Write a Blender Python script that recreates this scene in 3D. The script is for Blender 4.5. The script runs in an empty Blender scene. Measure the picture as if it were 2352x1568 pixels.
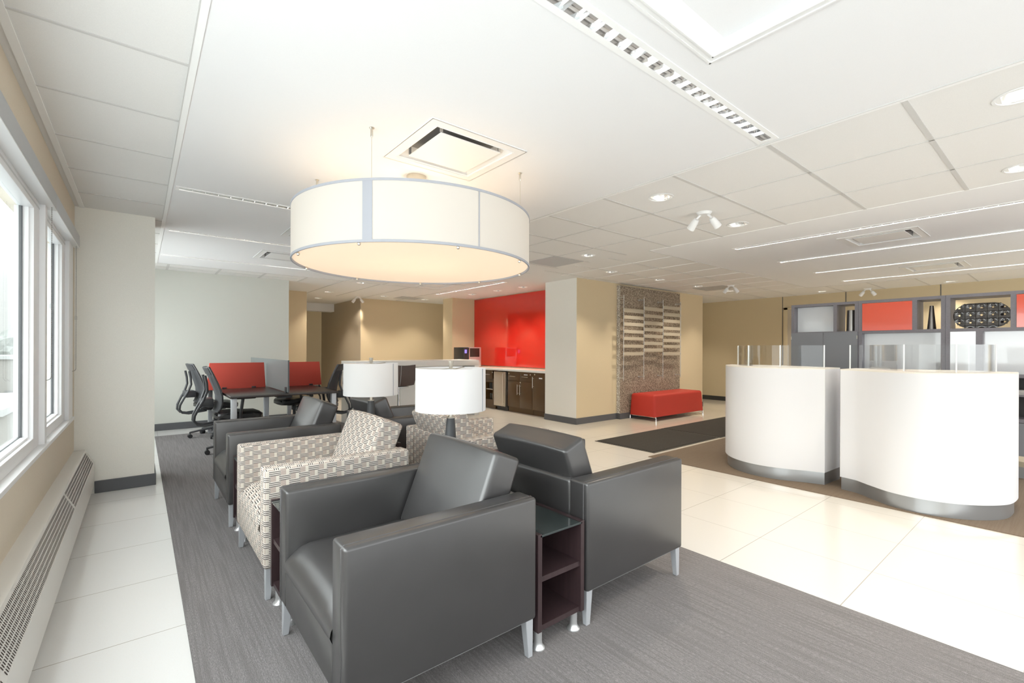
import bpy, bmesh, math, random
from mathutils import Vector, Matrix
random.seed(7)
PI = math.pi
COL = bpy.context.scene.collection
H = 2.444          # ceiling height

# ------------------------------------------------------------------ materials
def new_mat(name):
    m = bpy.data.materials.new(name); m.use_nodes = True
    nt = m.node_tree
    return m, nt, nt.nodes['Principled BSDF'], nt.nodes['Material Output']

def mat(name, color, rough=.5, metal=0., spec=.5, emit=None, estr=0., noise=0., nscale=60., bump=0., bscale=200., coat=0.):
    m, nt, b, out = new_mat(name)
    c = (color[0], color[1], color[2], 1)
    b.inputs['Base Color'].default_value = c
    b.inputs['Roughness'].default_value = rough
    b.inputs['Metallic'].default_value = metal
    b.inputs['Specular IOR Level'].default_value = spec
    b.inputs['Coat Weight'].default_value = coat
    if emit:
        b.inputs['Emission Color'].default_value = (*emit, 1)
        b.inputs['Emission Strength'].default_value = estr
    if noise or bump:
        g = nt.nodes.new('ShaderNodeNewGeometry')
        if noise:
            n = nt.nodes.new('ShaderNodeTexNoise'); n.inputs['Scale'].default_value = nscale
            n.inputs['Detail'].default_value = 4
            nt.links.new(g.outputs['Position'], n.inputs['Vector'])
            r = nt.nodes.new('ShaderNodeValToRGB')
            r.color_ramp.elements[0].position = .3; r.color_ramp.elements[1].position = .7
            r.color_ramp.elements[0].color = tuple(x*(1-noise) for x in color)+(1,)
            r.color_ramp.elements[1].color = tuple(min(1, x*(1+noise)) for x in color)+(1,)
            nt.links.new(n.outputs['Fac'], r.inputs['Fac'])
            nt.links.new(r.outputs['Color'], b.inputs['Base Color'])
        if bump:
            n2 = nt.nodes.new('ShaderNodeTexNoise'); n2.inputs['Scale'].default_value = bscale
            nt.links.new(g.outputs['Position'], n2.inputs['Vector'])
            bp = nt.nodes.new('ShaderNodeBump'); bp.inputs['Strength'].default_value = bump
            bp.inputs['Distance'].default_value = .002
            nt.links.new(n2.outputs['Fac'], bp.inputs['Height'])
            nt.links.new(bp.outputs['Normal'], b.inputs['Normal'])
    return m

class NT:
    """tiny node-maths helper"""
    def __init__(s, nt): s.nt = nt
    def m(s, op, a, b=None, c=None):
        n = s.nt.nodes.new('ShaderNodeMath'); n.operation = op
        for i, v in enumerate((a, b, c)):
            if v is None: continue
            if isinstance(v, (int, float)): n.inputs[i].default_value = v
            else: s.nt.links.new(v, n.inputs[i])
        return n.outputs[0]
    def mix(s, f, a, b):
        n = s.nt.nodes.new('ShaderNodeMix'); n.data_type = 'RGBA'
        for i, v in ((0, f), (6, a), (7, b)):
            if isinstance(v, (int, float)): n.inputs[i].default_value = v
            elif isinstance(v, tuple): n.inputs[i].default_value = (*v, 1) if len(v) == 3 else v
            else: s.nt.links.new(v, n.inputs[i])
        return n.outputs[2]
    def pos(s):
        g = s.nt.nodes.new('ShaderNodeNewGeometry'); x = s.nt.nodes.new('ShaderNodeSeparateXYZ')
        s.nt.links.new(g.outputs['Position'], x.inputs[0]); return g.outputs['Position'], x.outputs
    def uv(s):
        g = s.nt.nodes.new('ShaderNodeUVMap'); x = s.nt.nodes.new('ShaderNodeSeparateXYZ')
        s.nt.links.new(g.outputs[0], x.inputs[0]); return g.outputs[0], x.outputs
    def noise(s, vec, scale, detail=3):
        n = s.nt.nodes.new('ShaderNodeTexNoise'); n.inputs['Scale'].default_value = scale; n.inputs['Detail'].default_value = detail
        if vec is not None: s.nt.links.new(vec, n.inputs['Vector'])
        return n.outputs['Fac']
    def scalev(s, vec, v):
        n = s.nt.nodes.new('ShaderNodeVectorMath'); n.operation = 'MULTIPLY'; n.inputs[1].default_value = v
        s.nt.links.new(vec, n.inputs[0]); return n.outputs[0]

def floor_mat():
    m, nt, b, out = new_mat('porcelain_floor'); k = NT(nt)
    p, o = k.pos()
    def line(c, off, per, w):
        f = k.m('FRACT', k.m('DIVIDE', k.m('ADD', c, off), per))
        return k.m('ADD', k.m('LESS_THAN', f, w/per), k.m('GREATER_THAN', f, 1-w/per))
    per = .6035
    lx = line(o[0], 20*per-3.22, per, .0016); ly = line(o[1], 20*per-1.341, per, .0022)
    l = k.m('MINIMUM', k.m('ADD', lx, ly), 1.)
    n = k.noise(p, 220, 2)
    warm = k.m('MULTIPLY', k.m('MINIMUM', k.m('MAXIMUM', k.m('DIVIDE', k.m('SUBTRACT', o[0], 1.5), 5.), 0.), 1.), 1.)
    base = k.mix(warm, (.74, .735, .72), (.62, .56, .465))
    sp = k.mix(k.m('GREATER_THAN', n, .62), base, (.66, .62, .55))
    sp = k.mix(.25, base, sp)
    col = k.mix(k.m('MULTIPLY', l, .95), sp, (.38, .35, .31))
    nt.links.new(col, b.inputs['Base Color'])
    b.inputs['Roughness'].default_value = .13
    b.inputs['Specular IOR Level'].default_value = .45
    return m

def carpet_mat(name, c1, c2, c3, axis=0):
    m, nt, b, out = new_mat(name); k = NT(nt)
    p, o = k.pos()
    fine = k.noise(k.scalev(p, (260, 70, 1) if axis == 0 else (70, 260, 1)), 1., 3)
    fib = k.noise(p, 420, 2)
    str_ = k.noise(k.scalev(p, (95, 2.2, 1) if axis == 0 else (2.2, 95, 1)), 1., 2)
    a = k.mix(k.m('MULTIPLY', k.m('SUBTRACT', fine, .3), 2.2), c1, c2)
    a = k.mix(k.m('MINIMUM', k.m('MAXIMUM', k.m('MULTIPLY', k.m('SUBTRACT', str_, .42), 5.), 0.), 1.), a, c3)
    a = k.mix(k.m('MULTIPLY', k.m('GREATER_THAN', fib, .55), .28), a, tuple(x*1.6 for x in c2))
    nt.links.new(a, b.inputs['Base Color']); b.inputs['Roughness'].default_value = .95
    b.inputs['Specular IOR Level'].default_value = .1
    bp = nt.nodes.new('ShaderNodeBump'); bp.inputs['Strength'].default_value = .5; bp.inputs['Distance'].default_value = .004
    nt.links.new(fine, bp.inputs['Height']); nt.links.new(bp.outputs[0], b.inputs['Normal'])
    return m

def fabric_mat():
    m, nt, b, out = new_mat('woven_check_fabric'); k = NT(nt)
    uvv, o = k.uv()
    P, R = .092, .027
    v = k.m('DIVIDE', k.m('ADD', o[1], 10.), R); row = k.m('FLOOR', v); fv = k.m('FRACT', v)
    sh = k.m('MULTIPLY', k.m('MODULO', row, 2.), .5)
    fu = k.m('FRACT', k.m('ADD', k.m('DIVIDE', k.m('ADD', o[0], 10.), P), sh))
    taupe = k.m('MULTIPLY', k.m('LESS_THAN', fu, .36), k.m('LESS_THAN', k.m('FRACT', k.m('MULTIPLY', fv, 6.)), .8))
    dash = k.m('MULTIPLY', k.m('GREATER_THAN', fu, .42), k.m('LESS_THAN', k.m('FRACT', k.m('MULTIPLY', fv, 3.)), .46))
    cream = (.61, .565, .515)
    c = k.mix(taupe, cream, (.36, .28, .24))
    edge = k.m('MULTIPLY', k.m('GREATER_THAN', fu, .26), k.m('LESS_THAN', fu, .42))
    c = k.mix(edge, c, (.60, .55, .48))
    c = k.mix(dash, c, (.085, .075, .07))
    nt.links.new(c, b.inputs['Base Color']); b.inputs['Roughness'].default_value = .85
    b.inputs['Specular IOR Level'].default_value = .2
    return m

def leather_mat(name, c):
    m, nt, b, out = new_mat(name); k = NT(nt)
    p, o = k.pos()
    n = k.noise(p, 7, 3)
    nt.links.new(k.mix(n, tuple(x*.85 for x in c), tuple(x*1.15 for x in c)), b.inputs['Base Color'])
    rr = k.m('ADD', k.m('MULTIPLY', n, .06), .29)
    nt.links.new(rr, b.inputs['Roughness'])
    b.inputs['Specular IOR Level'].default_value = .85
    n2 = k.noise(p, 6, 1); n3 = k.noise(p, 500, 2)
    h = k.m('ADD', k.m('MULTIPLY', n2, 1.), k.m('MULTIPLY', n3, .012))
    bp = nt.nodes.new('ShaderNodeBump'); bp.inputs['Strength'].default_value = .12; bp.inputs['Distance'].default_value = .004
    nt.links.new(h, bp.inputs['Height']); nt.links.new(bp.outputs[0], b.inputs['Normal'])
    return m

def wood_mat(name, c1, c2, rough=.35):
    m, nt, b, out = new_mat(name); k = NT(nt)
    p, o = k.pos()
    n = k.noise(k.scalev(p, (60, 60, 4)), 1., 4)
    nt.links.new(k.mix(n, c1, c2), b.inputs['Base Color']); b.inputs['Roughness'].default_value = rough
    return m

def glass_mat(name, tint=(1, 1, 1), refl=.08, rough=0., frost=0.):
    m, nt, b, out = new_mat(name); nt.nodes.remove(b)
    tr = nt.nodes.new('ShaderNodeBsdfTransparent'); tr.inputs[0].default_value = (*tint, 1)
    gl = nt.nodes.new('ShaderNodeBsdfGlossy'); gl.inputs['Roughness'].default_value = rough
    fr = nt.nodes.new('ShaderNodeFresnel'); fr.inputs[0].default_value = 1.45
    mx = nt.nodes.new('ShaderNodeMixShader')
    ad = nt.nodes.new('ShaderNodeMath'); ad.operation = 'MULTIPLY'; ad.inputs[1].default_value = refl; ad.use_clamp = True
    nt.links.new(fr.outputs[0], ad.inputs[0]); nt.links.new(ad.outputs[0], mx.inputs[0])
    nt.links.new(tr.outputs[0], mx.inputs[1]); nt.links.new(gl.outputs[0], mx.inputs[2])
    last = mx.outputs[0]
    if frost:
        df = nt.nodes.new('ShaderNodeBsdfTranslucent'); df.inputs[0].default_value = (*tint, 1)
        d2 = nt.nodes.new('ShaderNodeBsdfDiffuse'); d2.inputs[0].default_value = (*tint, 1)
        a2 = nt.nodes.new('ShaderNodeMixShader'); a2.inputs[0].default_value = .5
        nt.links.new(df.outputs[0], a2.inputs[1]); nt.links.new(d2.outputs[0], a2.inputs[2])
        m3 = nt.nodes.new('ShaderNodeMixShader'); m3.inputs[0].default_value = frost
        nt.links.new(last, m3.inputs[1]); nt.links.new(a2.outputs[0], m3.inputs[2]); last = m3.outputs[0]
    nt.links.new(last, out.inputs[0])
    return m

def shade_mat(name, col, em, estr, trans=.45):
    m, nt, b, out = new_mat(name); nt.nodes.remove(b)
    d = nt.nodes.new('ShaderNodeBsdfDiffuse'); d.inputs[0].default_value = (*col, 1)
    t = nt.nodes.new('ShaderNodeBsdfTranslucent'); t.inputs[0].default_value = (*col, 1)
    e = nt.nodes.new('ShaderNodeEmission'); e.inputs[0].default_value = (*em, 1); e.inputs[1].default_value = estr
    mx = nt.nodes.new('ShaderNodeMixShader'); mx.inputs[0].default_value = trans
    ad = nt.nodes.new('ShaderNodeAddShader')
    nt.links.new(d.outputs[0], mx.inputs[1]); nt.links.new(t.outputs[0], mx.inputs[2])
    nt.links.new(mx.outputs[0], ad.inputs[0]); nt.links.new(e.outputs[0], ad.inputs[1])
    nt.links.new(ad.outputs[0], out.inputs[0])
    return m

def emis(name, c, s):
    m, nt, b, out = new_mat(name); nt.nodes.remove(b)
    e = nt.nodes.new('ShaderNodeEmission'); e.inputs[0].default_value = (*c, 1); e.inputs[1].default_value = s
    nt.links.new(e.outputs[0], out.inputs[0]); return m

def speckle_mat(name, c1, c2, scale, rough=.5):
    m, nt, b, out = new_mat(name); k = NT(nt)
    p, o = k.pos(); n = k.noise(p, scale, 2)
    nt.links.new(k.mix(k.m('MINIMUM', k.m('MAXIMUM', k.m('MULTIPLY', k.m('SUBTRACT', n, .46), 10.), 0.), 1.), c1, c2), b.inputs['Base Color'])
    b.inputs['Roughness'].default_value = rough
    return m

M = {}
M['floor'] = floor_mat()
M['ceil'] = mat('white_ceiling_paint', (.83, .83, .835), .9, spec=.1, noise=.012, nscale=400)
M['tile_ceil'] = mat('acoustic_tile', (.79, .78, .76), .95, spec=.05, noise=.03, nscale=350)
M['tbar'] = mat('ceiling_grid_metal', (.60, .59, .57), .6)
M['tbar_light'] = mat('ceiling_grid_edge', (.90, .90, .89), .6)
M['beige'] = mat('pale_wall_paint', (.83, .81, .745), .85, spec=.15, noise=.03, nscale=250)
M['grey_wall'] = mat('pale_green_grey_wall_paint', (.64, .65, .60), .85, spec=.15, noise=.03, nscale=250)
M['window_wall'] = mat('sand_wall_paint', (.66, .59, .48), .85, spec=.15, noise=.03, nscale=250)
M['ochre'] = mat('ochre_wall_paint', (.66, .54, .355), .85, spec=.15, noise=.03, nscale=250)
M['taupe_wall'] = mat('taupe_wallcovering', (.46, .40, .31), .55, spec=.4, noise=.06, nscale=200)
M['tan_wall'] = mat('tan_wall_panel', (.60, .50, .325), .8, spec=.15, noise=.04, nscale=200)
M['base'] = mat('rubber_baseboard', (.085, .088, .095), .45)
M['base_dark'] = mat('dark_rubber_baseboard', (.03, .03, .03), .5)
M['white'] = mat('white_window_frame', (.86, .87, .88), .35)
M['white_grey'] = mat('grey_aluminium_fascia', (.50, .52, .54), .4, metal=.3)
M['heater'] = mat('heater_enamel', (.70, .68, .64), .4)
M['heater_slot'] = mat('dark_slot', (.05, .035, .03), .8)
M['carpet'] = carpet_mat('grey_striped_carpet', (.13, .122, .122), (.27, .254, .252), (.15, .14, .138))
M['carpet_brown'] = carpet_mat('brown_carpet', (.13, .095, .068), (.19, .145, .105), (.17, .13, .095), axis=1)
M['mat'] = carpet_mat('charcoal_entrance_mat', (.022, .020, .018), (.075, .068, .058), (.05, .045, .04), axis=1)
M['mat_edge'] = mat('mat_rubber_edge', (.06, .052, .04), .8)
M['leather'] = leather_mat('charcoal_leather', (.034, .0325, .033))
M['fabric'] = fabric_mat()
M['alu'] = mat('satin_aluminium', (.62, .63, .64), .35, metal=.75)
M['leg_grey'] = mat('silver_painted_metal', (.50, .52, .55), .4, metal=.35)
M['chrome'] = mat('chrome', (.8, .8, .8), .12, metal=1.)
M['nickel'] = mat('brushed_nickel', (.62, .58, .50), .28, metal=1.)
M['chain'] = mat('steel_bead_chain', (.30, .29, .27), .4, metal=.5)
M['espresso'] = wood_mat('espresso_wood', (.022, .012, .014), (.050, .030, .032))
M['desk'] = wood_mat('dark_desk_laminate', (.018, .013, .011), (.040, .030, .026), .32)
M['clear'] = glass_mat('clear_glass', (.93, .97, .95), .9)
M['acrylic'] = glass_mat('clear_acrylic', (.955, .96, .96), .55)
M['strip'] = glass_mat('frosted_acrylic_strip', (.88, .82, .70), .4, frost=.62)
M['frost'] = glass_mat('frosted_glass', (.50, .54, .54), .8, rough=.3, frost=.45)
M['table_glass'] = mat('smoked_glass_top', (.03, .04, .04), .06, spec=.8)
M['glass_edge'] = mat('glass_edge', (.25, .42, .38), .2)
M['pane'] = glass_mat('window_glass', (.97, .99, .98), .32)
M['red_fabric'] = mat('red_fabric', (.58, .085, .062), .9, spec=.15, noise=.1, nscale=500)
M['red_vinyl'] = mat('red_vinyl', (.48, .035, .022), .55, spec=.3)
M['red_glass'] = mat('red_back_painted_glass', (.60, .018, .012), .06, spec=.6, coat=.4)
M['red_gloss'] = mat('red_gloss_door', (.90, .10, .045), .12, spec=.7, coat=.5)
M['black'] = mat('black_plastic', (.022, .023, .026), .38)
M['blackmat'] = mat('black_mesh_cloth', (.045, .047, .052), .75)
M['greyplastic'] = mat('charcoal_plastic', (.045, .047, .052), .42)
M['seatblack'] = mat('black_seat_leather', (.018, .018, .019), .42)
M['lampshade'] = shade_mat('white_linen_shade', (.88, .88, .88), (1, 1, 1), .02, .35)
M['pendant'] = shade_mat('pendant_fabric', (.74, .71, .66), (1, .90, .78), .05, .30)
M['pendant_trim'] = mat('pendant_trim_tape', (.40, .41, .45), .8)
M['diffuser'] = shade_mat('pendant_diffuser', (.80, .72, .62), (1, .82, .64), .22, .5)
M['lampbase'] = mat('grained_black_lamp_base', (.04, .042, .046), .42, bump=.4, bscale=300)
M['counter_white'] = mat('white_reception_laminate', (.76, .76, .775), .45, spec=.3)
M['counter_top'] = mat('cream_counter_edge', (.80, .76, .68), .4)
M['kick'] = mat('brushed_steel_kick', (.40, .42, .44), .32, metal=.8)
M['bar_white'] = mat('white_bar_laminate', (.82, .82, .80), .35)
M['bar_end'] = mat('speckled_grey_end_panel', (.66, .65, .62), .5, noise=.05, nscale=300)
M['stone'] = mat('pantry_worktop', (.80, .70, .58), .15, spec=.6)
M['stone_edge'] = mat('worktop_white_edge', (.80, .80, .77), .3)
M['brown_gloss'] = mat('brown_gloss_cabinet', (.085, .046, .018), .18, spec=.35)
M['steel'] = mat('stainless_steel', (.50, .46, .40), .3, metal=.9, noise=.04, nscale=40)
M['hutch'] = mat('grey_wood_laminate', (.20, .185, .205), .45, noise=.06, nscale=70)
M['hutch_in'] = mat('grey_door_laminate', (.22, .225, .245), .4)
M['gloss_white'] = mat('glossy_white_panel', (.80, .82, .84), .07, spec=.8, coat=.6)
M['vase'] = mat('gunmetal_vase', (.32, .30, .28), .3, metal=1.)
M['plate'] = mat('black_glazed_ceramic', (.012, .010, .010), .06, spec=1., coat=1.)
M['brown_leather'] = mat('brown_leather', (.085, .058, .052), .5)
M['stitch'] = mat('white_stitching', (.55, .55, .55), .7)
M['patterned_panel'] = speckle_mat('squiggle_wallpaper', (.15, .11, .078), (.40, .33, .25), 75, .6)
M['patterned_side'] = speckle_mat('squiggle_wallpaper_edge', (.30, .26, .22), (.72, .70, .66), 75, .4)
M['vent'] = mat('vent_white', (.82, .82, .81), .5)
M['vent_grey'] = mat('vent_grey_interior', (.22, .22, .22), .6)
M['vent_mesh'] = mat('perforated_grey_grille', (.48, .49, .50), .6)
M['louver'] = mat('polished_louver', (.80, .80, .80), .12, metal=1.)
M['tube_on'] = emis('lit_tube', (1, .97, .92), 2.2)
M['tube_dim'] = mat('unlit_tube_faint_glow', (.85, .82, .76), .3, emit=(1, .95, .88), estr=.25)  # faint glow put into tubes taken as switched off
M['bulb'] = emis('downlight_bulb', (1, .95, .85), 3.0)
M['reflector'] = mat('downlight_reflector', (.85, .84, .82), .18, metal=.9)
M['snow'] = mat('snow', (.36, .37, .37), .9)
M['bldg'] = mat('pale_building', (.25, .245, .23), .9)
M['bldg_dark'] = mat('building_glazing', (.17, .175, .175), .6)
M['treefar'] = mat('hazy_trees', (.20, .215, .205), 1., noise=.25, nscale=1.5)
M['sign_ink'] = mat('sign_lettering', (.28, .29, .30), .7)
M['screen'] = emis('violet_display', (.35, .25, .9), .8)
M['label_white'] = mat('white_label', (.85, .85, .84), .6)
M['paper'] = mat('magazine_paper', (.55, .53, .50), .6)
M['paper2'] = mat('magazine_cover_red', (.35, .05, .07), .5)

# ------------------------------------------------------------------ mesh builder
class B:
    def __init__(s): s.bm = bmesh.new()
    def _xf(s, vs, mtx):
        if mtx is not None: bmesh.ops.transform(s.bm, matrix=mtx, verts=vs)
    def box(s, x0, x1, y0, y1, z0, z1, bev=0., seg=2, mi=0, mtx=None):
        t = bmesh.new()
        bmesh.ops.create_cube(t, size=1)
        for v in t.verts:
            v.co = Vector(((x0+x1)/2+v.co.x*(x1-x0), (y0+y1)/2+v.co.y*(y1-y0), (z0+z1)/2+v.co.z*(z1-z0)))
        if bev: bmesh.ops.bevel(t, geom=t.edges[:]+t.verts[:], offset=bev, segments=seg, affect='EDGES', profile=.5)
        return s._merge(t, mi, mtx)
    def _merge(s, t, mi=0, mtx=None):
        if mtx is not None: bmesh.ops.transform(t, matrix=mtx, verts=t.verts[:])
        for f in t.faces: f.material_index = mi
        me = bpy.data.meshes.new('t'); t.to_mesh(me); t.free(); s.bm.from_mesh(me); bpy.data.meshes.remove(me)
        return s
    def lathe(s, prof, n=32, c=(0, 0, 0), mi=0, mtx=None, closed=False):
        t = bmesh.new(); rings = []
        for r, z in prof:
            if r < 1e-6: rings.append([t.verts.new((c[0], c[1], c[2]+z))])
            else: rings.append([t.verts.new((c[0]+r*math.cos(2*PI*i/n), c[1]+r*math.sin(2*PI*i/n), c[2]+z)) for i in range(n)])
        for a, b in zip(rings, rings[1:]):
            for i in range(n):
                j = (i+1) % n
                if len(a) == 1 and len(b) == 1: continue
                if len(a) == 1: t.faces.new((a[0], b[j], b[i]))
                elif len(b) == 1: t.faces.new((a[i], a[j], b[0]))
                else: t.faces.new((a[i], a[j], b[j], b[i]))
        bmesh.ops.recalc_face_normals(t, faces=t.faces[:])
        return s._merge(t, mi, mtx)
    def cyl(s, p0, p1, r0, r1=None, n=16, mi=0, mtx=None):
        r1 = r0 if r1 is None else r1
        p0 = Vector(p0); p1 = Vector(p1); d = p1-p0; L = d.length
        q = d.to_track_quat('Z', 'Y').to_matrix().to_4x4(); q.translation = p0
        if mtx is not None: q = mtx @ q
        return s.lathe([(0, 0), (r0, 0), (r1, L), (0, L)], n, mi=mi, mtx=q)
    def tube(s, pts, r, n=10, mi=0, mtx=None, rz=None, closed=False):
        """sweep an ellipse (r sideways, rz other way) along pts"""
        t = bmesh.new(); pts = [Vector(p) for p in pts]; rings = []; N = len(pts)
        prev = None
        for i, p in enumerate(pts):
            if closed: d = pts[(i+1) % N]-pts[i-1]
            else: d = (pts[min(i+1, N-1)]-pts[max(i-1, 0)])
            d.normalize()
            up = prev if prev is not None else (Vector((0, 1, 0)) if abs(d.y) < .9 else Vector((0, 0, 1)))
            u = (up-d*up.dot(d)).normalized(); w = d.cross(u); prev = u
            rr = r[i] if isinstance(r, (list, tuple)) else r
            r2 = rr if rz is None else rz
            rings.append([t.verts.new(p+u*(rr*math.cos(2*PI*k/n))+w*(r2*math.sin(2*PI*k/n))) for k in range(n)])
        pairs = list(zip(rings, rings[1:]))
        if closed: pairs.append((rings[-1], rings[0]))
        for a, b in pairs:
            for k in range(n): t.faces.new((a[k], a[(k+1) % n], b[(k+1) % n], b[k]))
        if not closed: t.faces.new(rings[0][::-1]); t.faces.new(rings[-1])
        bmesh.ops.recalc_face_normals(t, faces=t.faces[:])
        return s._merge(t, mi, mtx)
    def prism(s, poly, z0, z1, bev=0., mi=0, mtx=None, seg=2):
        t = bmesh.new()
        a = [t.verts.new((x, y, z0)) for x, y in poly]; b = [t.verts.new((x, y, z1)) for x, y in poly]
        n = len(poly)
        t.faces.new(a[::-1]); t.faces.new(b)
        for i in range(n): t.faces.new((a[i], a[(i+1) % n], b[(i+1) % n], b[i]))
        bmesh.ops.recalc_face_normals(t, faces=t.faces[:])
        if bev:
            es = [e for e in t.edges if (e.calc_face_angle(0) > .6)]
            bmesh.ops.bevel(t, geom=es, offset=bev, segments=seg, affect='EDGES', profile=.5)
        return s._merge(t, mi, mtx)
    def quad(s, pts, mi=0, mtx=None):
        t = bmesh.new(); t.faces.new([t.verts.new(p) for p in pts]); return s._merge(t, mi, mtx)
    def obj(s, name, mats, parent=None, loc=None, smooth=True, ang=35):
        bm = s.bm
        uvl = bm.loops.layers.uv.new('UVMap')
        for f in bm.faces:
            f.smooth = smooth
            n = f.normal; ax = max(range(3), key=lambda i: abs(n[i]))
            for l in f.loops:
                c = l.vert.co
                l[uvl].uv = (c.y, c.z) if ax == 0 else ((c.x, c.z) if ax == 1 else (c.x, c.y))
                if ax == 2: l[uvl].uv = (c.y, c.x)
        me = bpy.data.meshes.new(name); bm.to_mesh(me); bm.free()
        if smooth: me.set_sharp_from_angle(angle=math.radians(ang))
        for m in (mats if isinstance(mats, (list, tuple)) else [mats]): me.materials.append(M[m] if isinstance(m, str) else m)
        o = bpy.data.objects.new(name, me); COL.objects.link(o)
        if parent is not None: o.parent = parent
        if loc: o.location = loc
        return o

def tag(o, label, cat, group=None):
    o['label'] = label; o['category'] = cat
    if group: o['group'] = group
    return o
def struct(o): o['kind'] = 'structure'; return o
def thing(name, label, cat, loc=(0, 0, 0), rz=0., group=None):
    o = bpy.data.objects.new(name, None); COL.objects.link(o)
    o.location = loc; o.rotation_euler = (0, 0, rz); o.empty_display_size = .1
    return tag(o, label, cat, group)
def dup(src, loc, rz=None, label=None, parent=None):
    r = src.copy(); COL.objects.link(r)
    if parent is not None: r.parent = parent
    if loc is not None: r.location = loc
    if rz is not None: r.rotation_euler = (0, 0, rz)
    if label: r['label'] = label
    for ch in list(src.children): dup(ch, None, None, None, r)
    return r

def holes_grid(x0, x1, y0, y1, z, holes, flip=False, mi=0, b=None, split=()):
    """flat sheet with rectangular openings"""
    b = b or B()
    xs = sorted({x0, x1, *[v for h in holes for v in h[:2] if x0 < v < x1], *[v for v in split if x0 < v < x1]})
    ys = sorted({y0, y1, *[v for h in holes for v in h[2:] if y0 < v < y1]})
    t = bmesh.new(); vc = {}
    def V(x, y):
        if (x, y) not in vc: vc[(x, y)] = t.verts.new((x, y, z))
        return vc[(x, y)]
    for a, c in zip(xs, xs[1:]):
        for d, e in zip(ys, ys[1:]):
            mx, my = (a+c)/2, (d+e)/2
            if any(h[0] < mx < h[1] and h[2] < my < h[3] for h in holes): continue
            f = [V(a, d), V(c, d), V(c, e), V(a, e)]
            t.faces.new(f[::-1] if flip else f)
    return b._merge(t, mi)

# ================================================================== SETTING
# floor
struct(B().box(-.6, 13.0, -3.5, 16.5, -.1, 0).obj('floor', 'floor', smooth=False))

# recessed openings in the ceiling (x0,x1,y0,y1)
LIN = [  # (axis, x0,x1,y0,y1, lit)
    ('x', .32, 2.76, 1.093, 1.150, 0),
    ('x', .224, 2.66, 4.205, 4.262, 1),
    ('x', .224, 2.66, 5.765, 5.822, 1),
    ('x', .224, 2.66, 7.335, 7.392, 1),
    ('y', 5.445, 5.505, -.60, 2.565, 2),
    ('y', 6.72, 6.78, -.60, 2.560, 2),
    ('y', 8.045, 8.105, -.60, 2.560, 2),
    ('y', 9.38, 9.44, -.60, 2.558, 2),
    ('y', 5.00, 5.06, 6.45, 8.81, 2)]
VENT = [(1.17, 1.81, 2.10, 2.72), (1.15, 1.75, 4.70, 5.30), (1.15, 1.75, 6.22, 6.82),
        (4.02, 4.60, 7.36, 7.92), (5.79, 6.39, .985, 1.64), (8.47, 9.09, .97, 1.64)]
DL = [(3.17, 2.069), (4.41, 2.05), (4.41, 3.923), (5.62, 4.53), (6.87, 4.51), (8.125, 4.509), (9.263, 4.468), (10.0, 5.9),
      (5.70, 6.731), (5.66, 7.474), (5.62, 8.338), (3.103, 8.182), (3.082, 9.94), (3.264, 11.297), (4.309, 9.931),
      (5.35, 9.965), (10.736, 3.3), (10.842, 1.408), (3.192, .176), (4.46, .236)]
ACC = (.9, 1.80, -.6, .94)      # access panel recess (near camera)
HR = .064
holes = [(l[1], l[2], l[3], l[4]) for l in LIN] + [(v[0]+.07, v[1]-.07, v[2]+.07, v[3]-.07) for v in VENT] + \
        [(x-HR, x+HR, y-HR, y+HR) for x, y in DL] + [ACC]
b = B()
holes_grid(-.6, .17, -3.5, 16.5, H, holes, True, 1, b)
holes_grid(.17, 2.81, -3.5, 8.13, H, holes, True, 0, b)
holes_grid(.17, 2.81, 8.13, 16.5, H, holes, True, 1, b)
holes_grid(2.81, 4.79, -3.5, 16.5, H, holes, True, 1, b)
holes_grid(4.79, 9.92, -3.5, 3.275, H, holes, True, 0, b)
holes_grid(4.79, 9.92, 3.275, 16.5, H, holes, True, 1, b)
holes_grid(9.92, 13.0, -3.5, 16.5, H, holes, True, 1, b)
# grid lines: (axis, const, from, to, width, material index)
g = []
def gl(ax, c, a, e, w, mi=2, z=.004):
    if ax == 'x': b.box(a, e, c-w/2, c+w/2, H-z, H+.002, mi=mi)
    else: b.box(c-w/2, c+w/2, a, e, H-z, H+.002, mi=mi)
for k in range(-6, 6): gl('x', 2.37+.613*k, -.37, .157, .016)
gl('y', .172, -3.5, 8.13, .028, 3, .005)
gl('y', .158, -3.5, 5.33, .004, 2, .006)
for k in range(6, 10): gl('x', 2.37+.613*k, -.37, .157, .012)
gl('y', -.385, -3.5, 5.33, .03, 3, .006)
gl('y', 2.822, -3.5, 8.13, .026, 3, .005); gl('y', 2.807, -3.5, 8.13, .005, 2, .006)
for k in range(-8, 9): gl('x', 2.37+.613*k, 2.84, 4.76, .024)
for x in (3.485, 4.15): gl('y', x, -3.5, 8.13, .009)
gl('y', 4.77, -3.5, 3.26, .010, 3)
gl('x', 3.275, 4.77, 9.92, .009)
for x in (5.28, 5.91, 6.53, 7.17, 7.81, 8.45, 9.1, 9.75): gl('y', x, 3.29, 5.27, .012, 3)
gl('x', 3.885, 4.77, 11.1, .010); gl('x', 4.50, 4.77, 11.1, .010); gl('x', 5.11, 4.77, 11.1, .010)
for x in (.315, .946, 1.555, 2.18): gl('y', x, 8.14, 8.76, .03)
for x in (2.78, 3.45, 4.06, 4.9): gl('y', x, 8.14, 10.6, .022)
gl('x', 8.135, .18, 5.6, .008); gl('x', 8.45, .18, 2.1, .006)
for y in (1.097, 1.72, 2.365, 2.99): gl('x', y, 9.93, 11.2, .024)
gl('y', 9.92, -3.5, 3.27, .006)
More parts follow.
